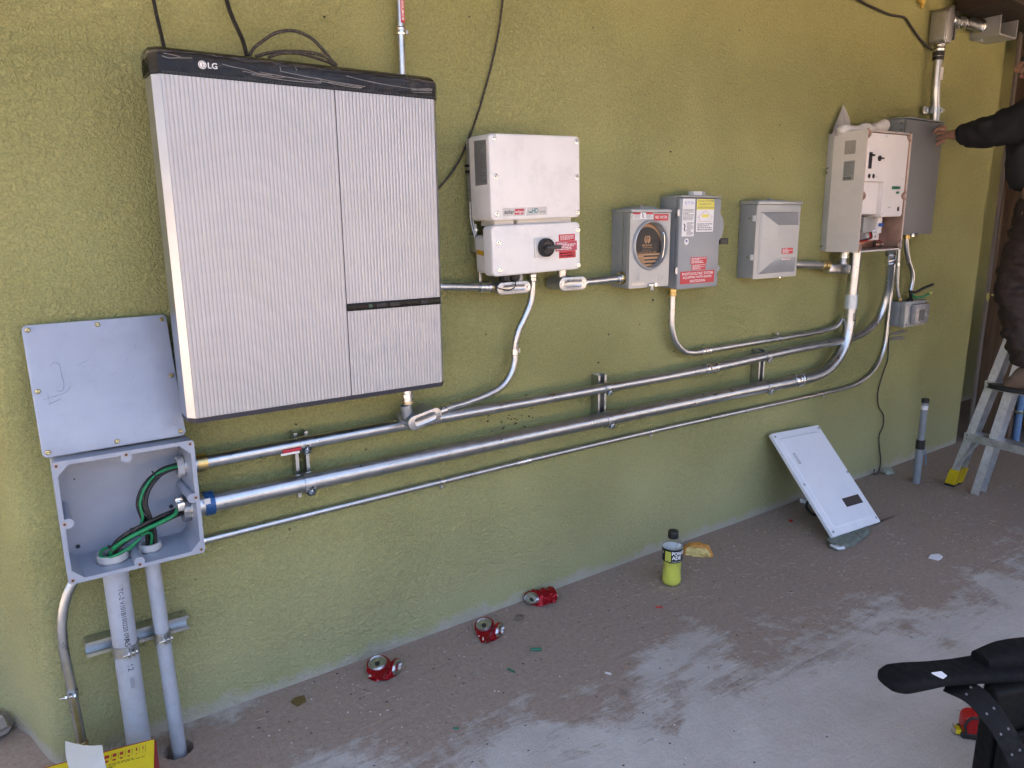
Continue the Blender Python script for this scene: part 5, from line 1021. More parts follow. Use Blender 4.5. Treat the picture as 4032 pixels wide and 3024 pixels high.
bm = NB(); box(bm, .0625, .0755, -.0172, -.0176, .366, .416); part('window', bm, M('window_pale', (.62, .64, .66), .2), cvp)
bm = NB(); box(bm, .200, .332, -.0160, -.0172, .108, .152); part('dark_plate', bm, M('dark_plate', (.055, .042, .038), .35), cvp)
def slab(poly, z0, h, rough, seed, cuts=3):
    bm = NB(); loft(bm, [[(x, y, z0) for x, y in poly], [(x, y, z0+h) for x, y in poly]]); bmesh.ops.triangulate(bm, faces=bm.faces); bmesh.ops.subdivide_edges(bm, edges=bm.edges, cuts=cuts)
    for v in bm.verts:
        q = Vector((noise.noise(v.co*38+Vector((seed, 0, 0))), noise.noise(v.co*38+Vector((0, seed, 3))), noise.noise(v.co*38+Vector((7, 0, seed)))))
        v.co += q*rough; v.co.z = max(v.co.z, z0)
    return bm
solo('insulation_scrap', slab([(2.90, -.33), (2.775, -.395), (2.752, -.43), (2.765, -.468), (2.84, -.475), (2.955, -.462), (3.05, -.438), (3.085, -.405), (3.06, -.36)], .001, .026, .012, 3, 4), INSUL, 'ragged grey-green insulation scrap under the leaning white cover', 'insulation', (2.9, -.41, 0), ang=70)
bm = slab([(2.752, -.425), (2.745, -.462), (2.775, -.482), (2.792, -.462), (2.775, -.432)], .012, .010, .006, 5); solo('paper_scrap', bm, PAPER, 'crumpled white paper at the corner of the insulation scrap', 'paper scrap', (2.76, -.45, 0), ang=50)
bm = slab([(3.128, -.005), (3.135, -.045), (3.165, -.055), (3.185, -.02), (3.165, .0)], .001, .022, .016, 6); bmesh.ops.translate(bm, verts=bm.verts, vec=(0, -.02, 0)); solo('paper_scrap', bm, PAPER, 'crumpled white paper behind the leaning white cover by the wall', 'paper scrap', (3.15, -.03, 0), ang=40)
bm = NB(); tube(bm, [(3.19, -.07, .008), (3.13, -.08, .03), (3.07, -.095, .022), (3.05, -.125, .008), (3.03, -.165, .006), (3.04, -.185, .006)], .007, seg=8); solo('black_strap', bm, BLK, 'black strap lying in a curl behind the leaning white cover', 'strap', (3.1, -.1, 0))
bm = NB(); tube(bm, [(3.08, -.388, .008), (3.18, -.402, .006), (3.245, -.404, .006), (3.315, -.412, .009)], lambda t: .006-.004*t, seg=6); solo('stick', bm, M('dark_stick', (.06, .045, .035), .8), 'thin dark stick on the floor beside the leaning white cover', 'stick', (3.2, -.4, 0))
bm = slab([(3.90, -.02), (3.885, -.055), (3.93, -.075), (3.965, -.05), (3.94, -.02)], .001, .02, .02, 9); solo('torn_card', bm, M('pale_green_card', (.42, .46, .38), .8), 'torn pale green scrap by the wall near the wavy cable', 'scrap', (3.92, -.045, 0), ang=40)
bm = slab([(2.868, -.138), (2.880, -.136), (2.884, -.148), (2.872, -.152)], .001, .008, .003, 2, 2); solo('wire_nut', bm, REDW, 'tiny red wire nut on the floor between bottle and white cover', 'wire nut', (2.876, -.143, 0))

# ---------------------------------------------------------------- grey pipe stub in the floor
ps = thing('pipe_stub', 'upright grey plastic pipe stub with black cap standing out of the floor', 'pipe', (3.897, -.222, 0), (0, R(-.4), 0))
bm = NB(); cyl(bm, (0, 0, -.02), (.001, 0, .205), .0205, seg=22); cyl(bm, (.001, 0, .205), (.002, 0, .452), .0170, seg=22); part('pipe', bm, M('dull_grey_pvc', (.25, .27, .29), .5, dirt=(.2, .18, .16), damt=.5), ps)
bm = NB(); cyl(bm, (0, 0, .195), (.001, 0, .245), .0230, seg=22); part('tape_wrap', bm, BLK, ps); bm = NB(); cyl(bm, (.002, 0, .452), (.002, 0, .474), .0190, seg=22); part('end_cap', bm, BLK, ps)
bm = NB(); cyl(bm, (.002, 0, .415), (.002, 0, .437), .0178, seg=22); part('white_band', bm, WHITEST, ps)
bm = NB(); tube(bm, [(.0, -.03, .19), (.02, -.028, .14), (.035, -.025, .10)], .003, seg=6); part('loose_tape', bm, BLUEPIPE, ps)

# ---------------------------------------------------------------- drink bottle
bo = thing('drink_bottle', 'half full sports drink bottle of yellow-green liquid with black label', 'bottle', (1.953, -.235, 0), (0, 0, R(-48)))
wob = lambda a, z: (.0016*math.cos(a*6+z*90)*(1 if .018 < z < .09 else 0))+(-.0012*abs(math.sin(a*2.5)) if z < .012 else 0)
pf = [(.0001, .002), (.022, .002), (.033, .0), (.0375, .006), (.0395, .016), (.0385, .03), (.0365, .055), (.0355, .075), (.0365, .088), (.0395, .098), (.0405, .104), (.0405, .160), (.0375, .172), (.030, .184), (.0215, .190), (.018, .192), (.018, .200)]
bm = NB(); lathe(bm, pf, seg=48, wob=wob); part('bottle_shell', bm, BOTTLE, bo)
pl_ = [(.0001, .004), (.022, .004), (.032, .003), (.0362, .008), (.0382, .017), (.0372, .03), (.0352, .055), (.0343, .075), (.0352, .088), (.038, .098), (.038, .101), (.0001, .101)]
bm = NB(); lathe(bm, pl_, seg=48, wob=wob); part('drink', bm, DRINK, bo, ang=30)
bm = NB(); lathe(bm, [(.0404, .104), (.0409, .104), (.0409, .159), (.0404, .159)], seg=48); lb_ = part('label_sleeve', bm, M('sleeve_black', (.012, .012, .014), .3, 0, .1), bo, ang=30)
bm = NB(); lathe(bm, [(.0205, .196), (.0208, .200), (.0205, .221), (.0190, .2245), (.0001, .2245)], seg=40, wob=lambda a, z: .0006*math.cos(a*20) if z < .22 else 0); part('cap', bm, BLK, bo, ang=30); bm = NB(); lathe(bm, [(.0400, .104), (.0402, .104), (.0402, .159), (.0400, .159)], seg=48); part('sleeve_reflection', bm, WHITEST, lb_, ang=30)  # white liner painted in for the pale reflection inside the sleeve
def curved_patch(parent, nm, a0, a1, z0, z1, r, mat):
    bm = NB(); n = 10; pv = None
    for k in range(n+1):
        a = a0+(a1-a0)*k/n; q = [bm.verts.new((r*math.sin(a), -r*math.cos(a), z)) for z in (z0, z1)]
        if pv: bm.faces.new((pv[0], q[0], q[1], pv[1]))
        pv = q
    return part(nm, bm, mat, parent)
curved_patch(lb_, 'yellow_patch', R(-42), R(-8), .109, .150, .0411, M('label_yellow', (.80, .80, .08), .4))
def wrap_word(parent, body, a0, a1, z0, z1, r, mat, bold=.03, name='lettering'):
    o = lettering(parent, body, a0, a1, z0, z1, 0, mat, bold=bold, name=name)
    for v in o.data.vertices: a, z = v.co.x, v.co.z; v.co = (r*math.sin(a), -r*math.cos(a), z)
    return o
wrap_word(bo, 'POWER', R(-3), R(88), .136, .152, .0412, WHINK, .05); wrap_word(bo, 'ADE', R(-3), R(52), .118, .134, .0412, WHINK, .05); wrap_word(bo, 'SPORTS DRINK', R(-3), R(62), .1075, .1115, .0412, WHINK, .01)
for k in range(5): curved_patch(lb_, 'fine_print', R(-39), R(-12), .112+k*.0075, .1145+k*.0075, .04125, INKG)
wrap_word(bo, '1', R(-64), R(-58), .136, .146, .0412, WHINK)

# ---------------------------------------------------------------- bread
br_ = thing('bread_roll', 'torn golden bread roll lying beside the drink bottle', 'bread', (2.235, -.125, 0), (0, 0, R(-52)))
bm = NB(); bmesh.ops.create_icosphere(bm, subdivisions=4, radius=1)
for v in bm.verts:
    n_ = v.co.copy(); v.co = Vector((n_.x*.064, n_.y*.034, n_.z*.048+.010)); v.co.z = max(v.co.z, .001); v.co += n_*noise.noise(n_*3)*.006
    cut = -.018+.012*noise.noise(n_*2.5+Vector((4, 0, 0)))-.3*max(0, v.co.z-.03)
    if v.co.y < cut: v.co.y = cut+noise.noise(n_*9)*.008
    v.co.z = max(v.co.z, .001)
for f in bm.faces: f.material_index = 1 if (f.normal.y < -.55 and f.calc_center_median().y < -.006 and f.calc_center_median().z < .042) else 0
part('roll', bm, [BREAD, CRUMB], br_, ang=80)

# ---------------------------------------------------------------- crushed cans
def can(label, loc, rz, lidn, botn, lidc, botc, midc, seed, flat=.45):
    o = thing('crushed_can', label, 'can', loc, (0, 0, rz), group='crushed red cans along the wall'); rnd = random.Random(seed)
    lidc, botc, midc, lidn, botn = map(Vector, (lidc, botc, midc, lidn, botn)); lidn.normalize(); botn.normalize(); seg, nr, r0 = 40, 20, .0325
    bm = NB(); rings = []; info = []
    for i in range(nr+1):
        t = i/nr
        a, b = lidc-lidn*.010, botc-botn*.005
        c = a*(1-t)**2+(midc*2-(a+b)*.5)*(2*t*(1-t))+b*t*t
        d = (-lidn).lerp(botn, t).normalized(); up = Vector((0, 1, .2)); u = d.cross(up).normalized(); v = d.cross(u)
        cr = math.sin(math.pi*t)**.7; ring = []
        for k in range(seg):
            an = 2*math.pi*k/seg; rr = r0*(1-.02*(t > .96))
            p = c+u*(rr*math.cos(an)*(1-flat*cr))+v*(rr*math.sin(an)*(1+.12*cr))
            q = Vector((math.cos(an)*1.6+seed, math.sin(an)*1.6, t*4)); nn = abs(noise.noise(q*1.3))-.18
            p += (p-c).normalized()*nn*.030*cr
            p.z = max(p.z, .001); ring.append(p)
        rings.append(ring)
    loft(bm, rings); bm.faces.ensure_lookup_table()
    for fi, f in enumerate(bm.faces):
        if fi >= nr*seg: continue
        i, k = divmod(fi, seg); w_ = 24+6*math.sin(i*.9+seed)
        for ph in (0, 4.2):
            if 3 < i < 16 and abs(((k-w_*.55-ph) % 40)-4*math.sin(i*.7)) < .7: f.material_index = 1
        if i >= nr: f.material_index = 2
    part('body', bm, [REDCAN, M('can_script_white', (.75, .72, .72), .3, .3) if 'can_script_white' not in MATS else MATS['can_script_white'], STEEL], o, ang=22)
    q = Vector((0, 0, 1)).rotation_difference(lidn).to_matrix().to_4x4(); q.translation = lidc
    bm = NB(); lathe(bm, [(.0300, -.012), (.0240, -.001), (.0246, .0014), (.0236, .002), (.0222, .0002), (.0216, -.003), (.0001, -.0032)], seg=40)
    bm.transform(q); ldp = part('lid', bm, COVERAL, o, ang=40)
    bm = NB(); po = [(.012*math.cos(a)*.7, .002+.013*math.sin(a)) for a in [2*math.pi*k/18 for k in range(18)]]; loft(bm, [[(x*.9, y*.8-.007, -.0030) for x, y in po], [(x*.9, y*.8-.007, -.0027) for x, y in po]]); bm.transform(q); part('mouth', bm, INKB, ldp)
    bm = NB(); loft(bm, [[(x*.5, y*.6+.008, -.0028) for x, y in po], [(x*.5, y*.6+.008, -.0015) for x, y in po]]); bm.transform(q); part('pull_tab', bm, STEEL, ldp)
    q = Vector((0, 0, 1)).rotation_difference(botn).to_matrix().to_4x4(); q.translation = botc
    bm = NB(); lathe(bm, [(.0285, -.005), (.0245, .0002), (.0225, .0014), (.0210, .000), (.017, -.004), (.010, -.0075), (.0001, -.009)], seg=36)
    for v in bm.verts: v.co += Vector((noise.noise(v.co*60+Vector((seed, 0, 0))), noise.noise(v.co*60), 0))*.004
    bm.transform(q)
    for v in bm.verts: v.co.z = max(v.co.z, .0012)
    part('base', bm, COVERAL, o, ang=40); o.scale = (1.10, 1.10, .74); return o
can('crushed red can nearest the yellow box, its open lid facing up', (.752, -.112, 0), R(-28), (-.12, -.30, 1), (.9, -.35, .10), (-.020, .006, .050), (.040, -.012, .031), (-.002, -.020, .026), 3, .05)
can('crushed red can between the other two, lid tilted towards the bottle', (1.150, -.122, 0), R(-30), (-.30, -.45, .9), (.85, -.45, .12), (-.016, .010, .050), (.038, -.014, .031), (-.002, -.020, .026), 8, .05)
can('crushed red can lying on its side, closest to the drink bottle', (1.440, -.055, 0), R(-24), (-.75, -.70, .35), (.95, .1, .0), (-.045, -.008, .036), (.050, .012, .034), (.002, .0, .030), 13, .2)
bm = NB(); lathe(bm, [(.0165, 0), (.0185, 0), (.0185, .007), (.0165, .007)], seg=28); o = part('lock_ring', bm, STEEL); o.location = (1.301, -.098, .001); tag(o, 'small round zinc lock ring on the floor between two crushed cans', 'ring')
def bit(label, loc, rz, ln, r, mat, nm='wire_scrap', cat='wire scrap'):
    bm = NB(); tube(bm, [(-ln/2, 0, r), (0, ln*.03, r), (ln/2, 0, r)], r, seg=8); o = part(nm, bm, mat); o.location = loc; o.rotation_euler = (0, 0, rz); tag(o, label, cat); return o
bit('largest green wire scrap on the red dirt below the middle can', (1.224, -.302, 0), R(-32), .036, .0058, GREENBIT)
bit('dark green wire scrap in the dirt between can and bare concrete', (1.088, -.347, 0), R(-75), .026, .0035, GREENBIT)
bit('small green wire scrap at the edge of the bare concrete', (.798, -.484, 0), R(-38), .016, .003, GREENBIT)
bit('short white wire scrap on the floor in front of the bottle', (1.331, -.544, 0), R(-60), .020, .0035, PEBBLE)
bit('tiny red wire scrap in the dirt in front of the bottle', (1.77, -.345, 0), R(-30), .026, .003, REDW)
bm = slab([(3.0, -.73), (3.01, -.765), (3.06, -.76), (3.075, -.735), (3.04, -.72)], .001, .004, .003, 4, 3); solo('foil_scrap', bm, PAPER, 'flat white scrap on the open floor towards the ladder', 'scrap', (3.037, -.74, 0), ang=40)
bm = slab([(.452, -.085), (.462, -.118), (.492, -.112), (.498, -.078), (.470, -.070)], .001, .002, .002, 4, 3); solo('dry_leaf', bm, M('brown_leaf', (.15, .10, .03), .6), 'small brown dry leaf on the concrete by the foot of the wall', 'leaf', (.475, -.093, 0), ang=40)
bm = NB(); bmesh.ops.create_icosphere(bm, subdivisions=3, radius=1)
for v in bm.verts: n_ = v.co.copy(); v.co = Vector((n_.x*.075, n_.y*.05, n_.z*.045))*(1+.35*noise.noise(n_*2.2)); v.co.z = max(v.co.z, -.01)
o = part('stone', bm, ROCK, ang=25); o.location = (-.31, .265, .02); o.rotation_euler = (0, 0, .5); tag(o, 'pale broken stone in the dirt at the wall corner', 'stone')

# straw, chips and grit swept about the floor
rnd = random.Random(11); bm = NB(); n = 0
while n < 1150:
    x = rnd.uniform(.3, 4.6); y = -abs(rnd.gauss(0, 1))*(.30+.26*x)-.02
    if y < -1.9 or (x < 1.6 and rnd.random() < .72): continue
    ln = rnd.uniform(.004, .014) if rnd.random() < .85 else rnd.uniform(.012, .032); a = rnd.gauss(R(-20), .8); wd = rnd.uniform(.0005, .0010); bend = rnd.uniform(-.12, .12)*ln
    c, s_ = math.cos(a), math.sin(a); pts = [(-ln/2, 0), (0, bend), (ln/2, 0)]; z = .0007; pv = None
    for px, py in pts:
        q = [bm.verts.new((x+px*c-(py+w_)*s_, y+px*s_+(py+w_)*c, z+h)) for w_, h in ((-wd, 0), (0, wd*1.3), (wd, 0))]
        if pv:
            for k in range(2): bm.faces.new((pv[k], pv[k+1], q[k+1], q[k]))
        pv = q
    n += 1
tag(part('straw_litter', bm, STRAW, flat=True), 'scattered dry straw and grass stalks littering the patio floor', 'straw', kind='stuff')
bm = NB(); n = 0
while n < 420:
    x = rnd.uniform(.25, 4.4); y = -abs(rnd.gauss(0, 1))*(.25+.22*x)-.015
    if y < -1.8: continue
    r = rnd.uniform(.0012, .0036); vs = [bm.verts.new((x+r*rnd.uniform(.6, 1.3)*math.cos(k*1.257), y+r*rnd.uniform(.6, 1.3)*math.sin(k*1.257), .0005)) for k in range(5)]; tp = bm.verts.new((x, y, r*rnd.uniform(.5, 1.1)))
    for k in range(5): bm.faces.new((vs[k], vs[(k+1) % 5], tp))
    n += 1
tag(part('grit', bm, PEBBLE, flat=True), 'pale chips and grit scattered over the patio floor', 'grit', kind='stuff')
bm = NB(); n = 0
while n < 380:
    x = rnd.uniform(.25, 4.6); y = -abs(rnd.gauss(0, 1))*(.22+.25*x)-.02
    if y < -1.9: continue
    r = rnd.uniform(.0012, .0045); vs = [bm.verts.new((x+r*rnd.uniform(.6, 1.5)*math.cos(k*1.257), y+r*rnd.uniform(.5, 1.1)*math.sin(k*1.257), .0005)) for k in range(5)]; tp = bm.verts.new((x, y, r*rnd.uniform(.3, .8)))
    for k in range(5): bm.faces.new((vs[k], vs[(k+1) % 5], tp))
    n += 1
tag(part('dirt_crumbs', bm, M('dark_crumb', (.075, .055, .045), .9), flat=True), 'dark crumbs of dirt scattered over the patio floor', 'dirt', kind='stuff')

# ---------------------------------------------------------------- yellow carton with a sheet of paper
yc = thing('yellow_carton', 'yellow and red cardboard carton at the foot of the grey pipes', 'box', (.060, -.225, 0), (0, 0, R(-10.6)))
bm = NB(); box(bm, -.36, 0, -.19, 0, .001, .140); part('carton_body', bm, YELBOX, yc, flat=True)
bm = NB(); box(bm, .0005, .004, -.188, -.004, .002, .138); part('end_flap', bm, REDBOX, yc, flat=True)
bm = NB(); loft(bm, [[(-.32, .0005, .134), (-.002, .0005, .134), (-.002, .0005, .1405), (-.32, .0005, .1405)], [(-.32, .0025, .134), (-.002, .0025, .134), (-.002, .0025, .1405), (-.32, .0025, .1405)]]); part('back_edge', bm, REDBOX, yc, flat=True)
for i, (x, wd) in enumerate(((-.106, .0105), (-.089, .0085), (-.0735, .007), (-.057, .0052), (-.040, .0035), (-.0255, .0020))):
    bm = NB(); box(bm, x-wd/2, x+wd/2, -.016, -.028, .1400, .1405); part('printed_bar', bm, REDBOX, yc, flat=True)
    bm = NB(); rr = wd*.5+.0002; loft(bm, [[(x+rr*math.cos(2*math.pi*k/16), -.040+rr*.75*math.sin(2*math.pi*k/16), z) for k in range(16)] for z in (.1400, .1405)]); part('printed_dot', bm, REDBOX, yc, flat=True)
    bm = NB(); box(bm, x+wd/2+.0045, x+wd/2+.0051, -.014, -.040, .1400, .1404); part('printed_rule', bm, INKB, yc, flat=True)
bm = NB(); box(bm, -.30, -.215, -.012, -.16, .1400, .1405); part('printed_block', bm, REDBOX, yc, flat=True)
rnd = random.Random(3); bm = NB()
for r_, (y, xe) in enumerate(((-.052, -.045), (-.057, -.02), (-.063, -.085), (-.067, -.09))):
    x = -.10
    while x < xe: e = min(x+rnd.uniform(.004, .012), xe); box(bm, x, e, y, y-.0026, .1400, .1404); x = e+.002
part('fine_print', bm, M('card_print', (.25, .2, .02), .6), yc, flat=True)
bm = NB(); px = [(-.128, .249), (-.113, .236), (-.096, .223), (-.076, .212), (-.056, .2045)]; pv = None
for i, (x, z) in enumerate(px):
    row = []
    for k in range(8):
        t = k/7; zz = z+(.1412-z)*t; xo = -.004*math.sin(math.pi*t)*(1 if i == 0 else .3)+t*.002; yo = -.268+.014*math.sin(t*2.6)*(1-i*.12)-.004*i*t
        row.append(bm.verts.new((x+xo, yo, zz)))
    if pv:
        for k in range(7): bm.faces.new((pv[k], row[k], row[k+1], pv[k+1]))
    pv = row
bmesh.ops.solidify(bm, geom=bm.faces[:], thickness=.0012); solo('paper_sheet', bm, PAPER, 'curled blank white card standing on the yellow carton', 'paper', (-.09, -.26, .1412), ang=60)

# ---------------------------------------------------------------- ladder
la = thing('step_ladder', 'aluminium step ladder with yellow foot standing near the timber post', 'ladder', (3.99, -.34, 0))
L0 = Vector((3.99, -.34, 0))
def rail(p0, p1, nm='rail', dep=.085, wd=.040):
    p0, p1 = Vector(p0)-L0, Vector(p1)-L0; d = p1-p0; t = .0026; bm = NB(); rings = []
    xs = Vector((1, 0, 0)); ys = Vector((0, 1, 0))
    pr = [(0, 0), (dep, 0), (dep, -wd), (dep-t, -wd), (dep-t, -t), (dep*.62, -t), (dep*.58, -t-.004), (dep*.52, -t-.004), (dep*.48, -t), (t, -t), (t, -wd), (0, -wd)]
    for p in (p0, p1): rings.append([p+xs*a+ys*b for a, b in pr])
    loft(bm, rings); return part(nm, bm, ALULAD, la, flat=True)
A0, A1 = Vector((3.985, -.335, 0)), Vector((4.125, -.715, 1.9)); B0, B1 = Vector((3.90, -.88, 0)), Vector((4.08, -1.06, 1.9))
rail(A0, A1); rail(B0, B1); rail((3.955, -.475, 0), (4.19, -.685, 1.82), 'rear_rail'); rail((3.90, -1.00, 0), (4.14, -1.08, 1.82), 'rear_rail')
for z in (.287, .575, .865, 1.155, 1.445):
    a = A0.lerp(A1, z/1.9)-L0; b = B0.lerp(B1, z/1.9)-L0; d = (b-a).normalized(); bm = NB(); nx = Vector((-d.y, d.x, 0)).normalized()
    if nx.x < 0: nx = -nx
    prf = [(-.004, -.020), (-.004, .020), (.078, .020), (.078, -.006), (.076, -.006), (.076, .0175), (-.0015, .0175), (-.0015, -.020)]
    a2, b2 = a+Vector((-.002, .002, 0)), b+Vector((-.002, 0, 0))
    loft(bm, [[q+nx*u+Vector((0, 0, w_)) for u, w_ in prf] for q in (a2, b2)]); st2 = part('step', bm, ALULAD, la, flat=True)
    for dz in (-.011, .011):
        bm = NB(); q = a+Vector((0, -.014, dz)); cyl(bm, q-nx*.003, q-nx*.0085, .0042, seg=10); part('rivet', bm, STEEL, st2)
a = A0.lerp(A1, .265/1.9)-L0; bm = NB(); tube(bm, [a+Vector((.0, -.075, 0)), A0.lerp(A1, .10/1.9)-L0+Vector((-.004, -.014, 0))], .0065, seg=8, smooth=False); part('brace', bm, ALULAD, la)
def sheath(z0, z1, g):
    bm = NB(); rings = []
    for z in (z0, z1):
        q = A0.lerp(A1, z/1.9)-L0; rings.append([q+Vector((a, b, 0)) for a, b in ((-g, g), (.085+g, g), (.085+g, -.040-g), (.055, -.040-g), (.050, -.030), (.035, -.030), (.030, -.040-g), (-g, -.040-g))])
    loft(bm, rings); return bm
yf = part('rail_foot', sheath(.014, .095, .006), M('yellow_foot', (.62, .45, .01), .4, 0, .15), la, flat=True); part('rubber_pad', sheath(.0, .0138, .004), BLK, yf, flat=True)
bm = NB(); c_ = (A1+B1)*.5-L0; box(bm, c_.x-.06, c_.x+.14, c_.y-.22, c_.y+.22, 1.86, 1.93, .01); part('ladder_top', bm, ALULAD, la)

# ---------------------------------------------------------------- person on the ladder
def skin_mesh(name, verts, edges, mat, parent, sub=2, root=0):
    me = bpy.data.meshes.new(name); me.from_pydata([v[:3] for v in verts], edges, []); o = bpy.data.objects.new('t', me); COL.objects.link(o)
    o.modifiers.new('s', 'SKIN'); sv = me.skin_vertices[0].data
    for i, v in enumerate(verts): r = v[3]; sv[i].radius = r if isinstance(r, tuple) else (r, r)
    sv[root].use_root = True
    mo = o.modifiers.new('u', 'SUBSURF'); mo.levels = sub; mo.render_levels = sub
    out = bpy.data.meshes.new_from_object(o.evaluated_get(bpy.context.evaluated_depsgraph_get())); bpy.data.objects.remove(o)
    out.name = name; out.materials.clear(); out.materials.append(mat); out.shade_smooth()
    r = bpy.data.objects.new(name, out); COL.objects.link(r); r.parent = parent; return r
PX, PZ = 3.945, .598
pe = thing('person', 'person in charcoal jacket and brown trousers reaching to the dark grey box', 'person', (PX, -.66, PZ))
def T(x, y, z, r): return (x-PX, y+.66, z-PZ, r)
# continuous body: legs, trunk, head, arms
bv = [T(PX, -.665, 1.50, (.15, .11)), T(PX, -.645, 1.66, (.14, .105)), T(PX, -.615, 1.82, (.155, .11)), T(PX, -.60, 1.93, (.11, .085)), T(PX, -.575, 2.00, .052), T(PX+.005, -.555, 2.06, .062), T(PX+.005, -.555, 2.14, (.078, .098)), T(PX+.005, -.565, 2.22, (.070, .088)),
      T(PX-.09, -.65, 1.42, .085), T(PX-.09, -.575, 1.12, .062), T(PX-.09, -.685, .74, .045), T(PX+.09, -.66, 1.42, .085), T(PX+.09, -.60, 1.12, .062), T(PX+.09, -.70, .74, .045),
      T(PX-.165, -.60, 1.885, .062), T(3.835, -.415, 1.795, .046), T(3.905, -.235, 1.823, .034), T(PX+.165, -.62, 1.885, .062), T(PX+.22, -.68, 1.60, .046), T(PX+.24, -.66, 1.36, .03)]
be = [(0, 1), (1, 2), (2, 3), (3, 4), (4, 5), (5, 6), (6, 7), (0, 8), (8, 9), (9, 10), (0, 11), (11, 12), (12, 13), (2, 14), (14, 15), (15, 16), (2, 17), (17, 18), (18, 19)]
# palm and fingers of the reaching hand
bv += [T(3.908, -.195, 1.826, (.040, .022)), T(3.906, -.165, 1.826, (.046, .020))]; i0 = len(bv)-1; be += [(16, i0-1), (i0-1, i0)]
body = skin_mesh('body', bv, be, SKIN, pe)
for (dx, dz, ln, cv_) in ((-.012, .042, .030, .006), (-.006, .018, .034, .008), (-.004, -.008, .032, .008), (-.006, -.034, .026, .006), (-.040, .030, .022, .012)):
    fv = [T(3.906+dx*.6, -.175, 1.826+dz*.7, .0115), T(3.906+dx, -.152, 1.826+dz*.95, .0105), T(3.906+dx*1.05, -.136, 1.826+dz-cv_*.6, .0095), T(3.906+dx*1.0, -.1255, 1.826+dz-cv_*1.6, .0080)]
    skin_mesh('finger', fv, [(0, 1), (1, 2), (2, 3)], SKIN, pe, 2)
# jacket
jv = [T(PX, -.645, 1.535, (.195, .165)), T(PX, -.615, 1.66, (.19, .165)), T(PX, -.605, 1.82, (.19, .155)), T(PX, -.59, 1.93, (.14, .115)), T(PX, -.575, 1.985, .075), T(PX-.150, -.575, 1.860, .105), T(3.845, -.42, 1.812, .082), T(3.885, -.30, 1.818, .066), T(3.902, -.236, 1.822, .054), T(PX+.165, -.62, 1.885, .085), T(PX+.22, -.68, 1.60, .065), T(PX+.24, -.665, 1.42, .046)]
jk = skin_mesh('jacket', jv, [(0, 1), (1, 2), (2, 3), (3, 4), (2, 5), (5, 6), (6, 7), (7, 8), (2, 9), (9, 10), (10, 11)], JACKET, pe, 3)
for v in jk.data.vertices: v.co += v.normal*(noise.noise(v.co*14)*.014+noise.noise(Vector((v.co.x*30, v.co.y*55, v.co.z*30)))*.008)
tv = [T(PX, -.655, 1.555, (.165, .135)), T(PX, -.66, 1.45, (.165, .13)), T(PX-.09, -.645, 1.35, .105), T(PX-.09, -.575, 1.11, .085), T(PX-.09, -.63, .92, .075), T(PX-.09, -.685, .76, .078), T(PX-.09, -.69, .72, .072), T(PX+.09, -.66, 1.35, .105), T(PX+.09, -.60, 1.11, .085), T(PX+.09, -.65, .92, .075), T(PX+.09, -.70, .76, .078), T(PX+.09, -.705, .72, .072)]
tr_ = skin_mesh('trousers', tv, [(0, 1), (1, 2), (2, 3), (3, 4), (4, 5), (5, 6), (1, 7), (7, 8), (8, 9), (9, 10), (10, 11)], PANTS, pe, 3)
for v in tr_.data.vertices: v.co += v.normal*(noise.noise(Vector((v.co.x*9, v.co.y*9, v.co.z*26)))*.022+noise.noise(v.co*38)*.008)
for dx, dy in ((-.09, 0), (.09, -.015)):
    skin_mesh('boot', [T(PX+dx, -.70+dy, .74, .055), T(PX+dx, -.70+dy, .65, .054), T(PX+dx, -.645+dy, .637, (.05, .037)), T(PX+dx, -.595+dy, .632, (.045, .030)), T(PX+dx, -.745+dy, .635, .036)], [(0, 1), (1, 2), (2, 3), (1, 4)], BOOT, pe, 2, 1)
    bm = NB(); loft(bm, [[(dx+a, -.05+dy+b, z) for a, b in [(.047*math.cos(t), .145*math.sin(t)+.035) for t in [2*math.pi*k/20 for k in range(20)]]] for z in (.0, .022)]); part('boot_sole', bm, BLK, pe)
hr = NB(); bmesh.ops.create_icosphere(hr, subdivisions=3, radius=1)
for v in hr.verts: n_ = v.co.copy(); v.co = Vector((n_.x*.086+.005, n_.y*.106+.097+.0, n_.z*.10+2.185-PZ))+n_*.006*noise.noise(n_*5)
bmesh.ops.delete(hr, geom=[v for v in hr.verts if v.co.z < 2.17-PZ and v.co.y > .10], context='VERTS'); part('hair', hr, HAIR, pe)
fb = NB()
for sx in (-1, 1): bmesh.ops.create_uvsphere(fb, u_segments=10, v_segments=8, radius=.011, matrix=Matrix.Translation((.005+sx*.03, .19, 2.135-PZ)))
part('eyes', fb, INKB, pe); fb = NB(); tube(fb, [(.005, .195, 2.135-PZ), (.005, .212, 2.11-PZ), (.005, .222, 2.098-PZ), (.005, .198, 2.09-PZ)], lambda t: .009+.006*t, seg=10); part('nose', fb, SKIN, pe)
fb = NB(); tube(fb, [(-.022, .188, 2.062-PZ), (.005, .202, 2.062-PZ), (.032, .188, 2.062-PZ)], .007, seg=8); part('mouth', fb, M('lips', (.30, .12, .09), .5), pe)

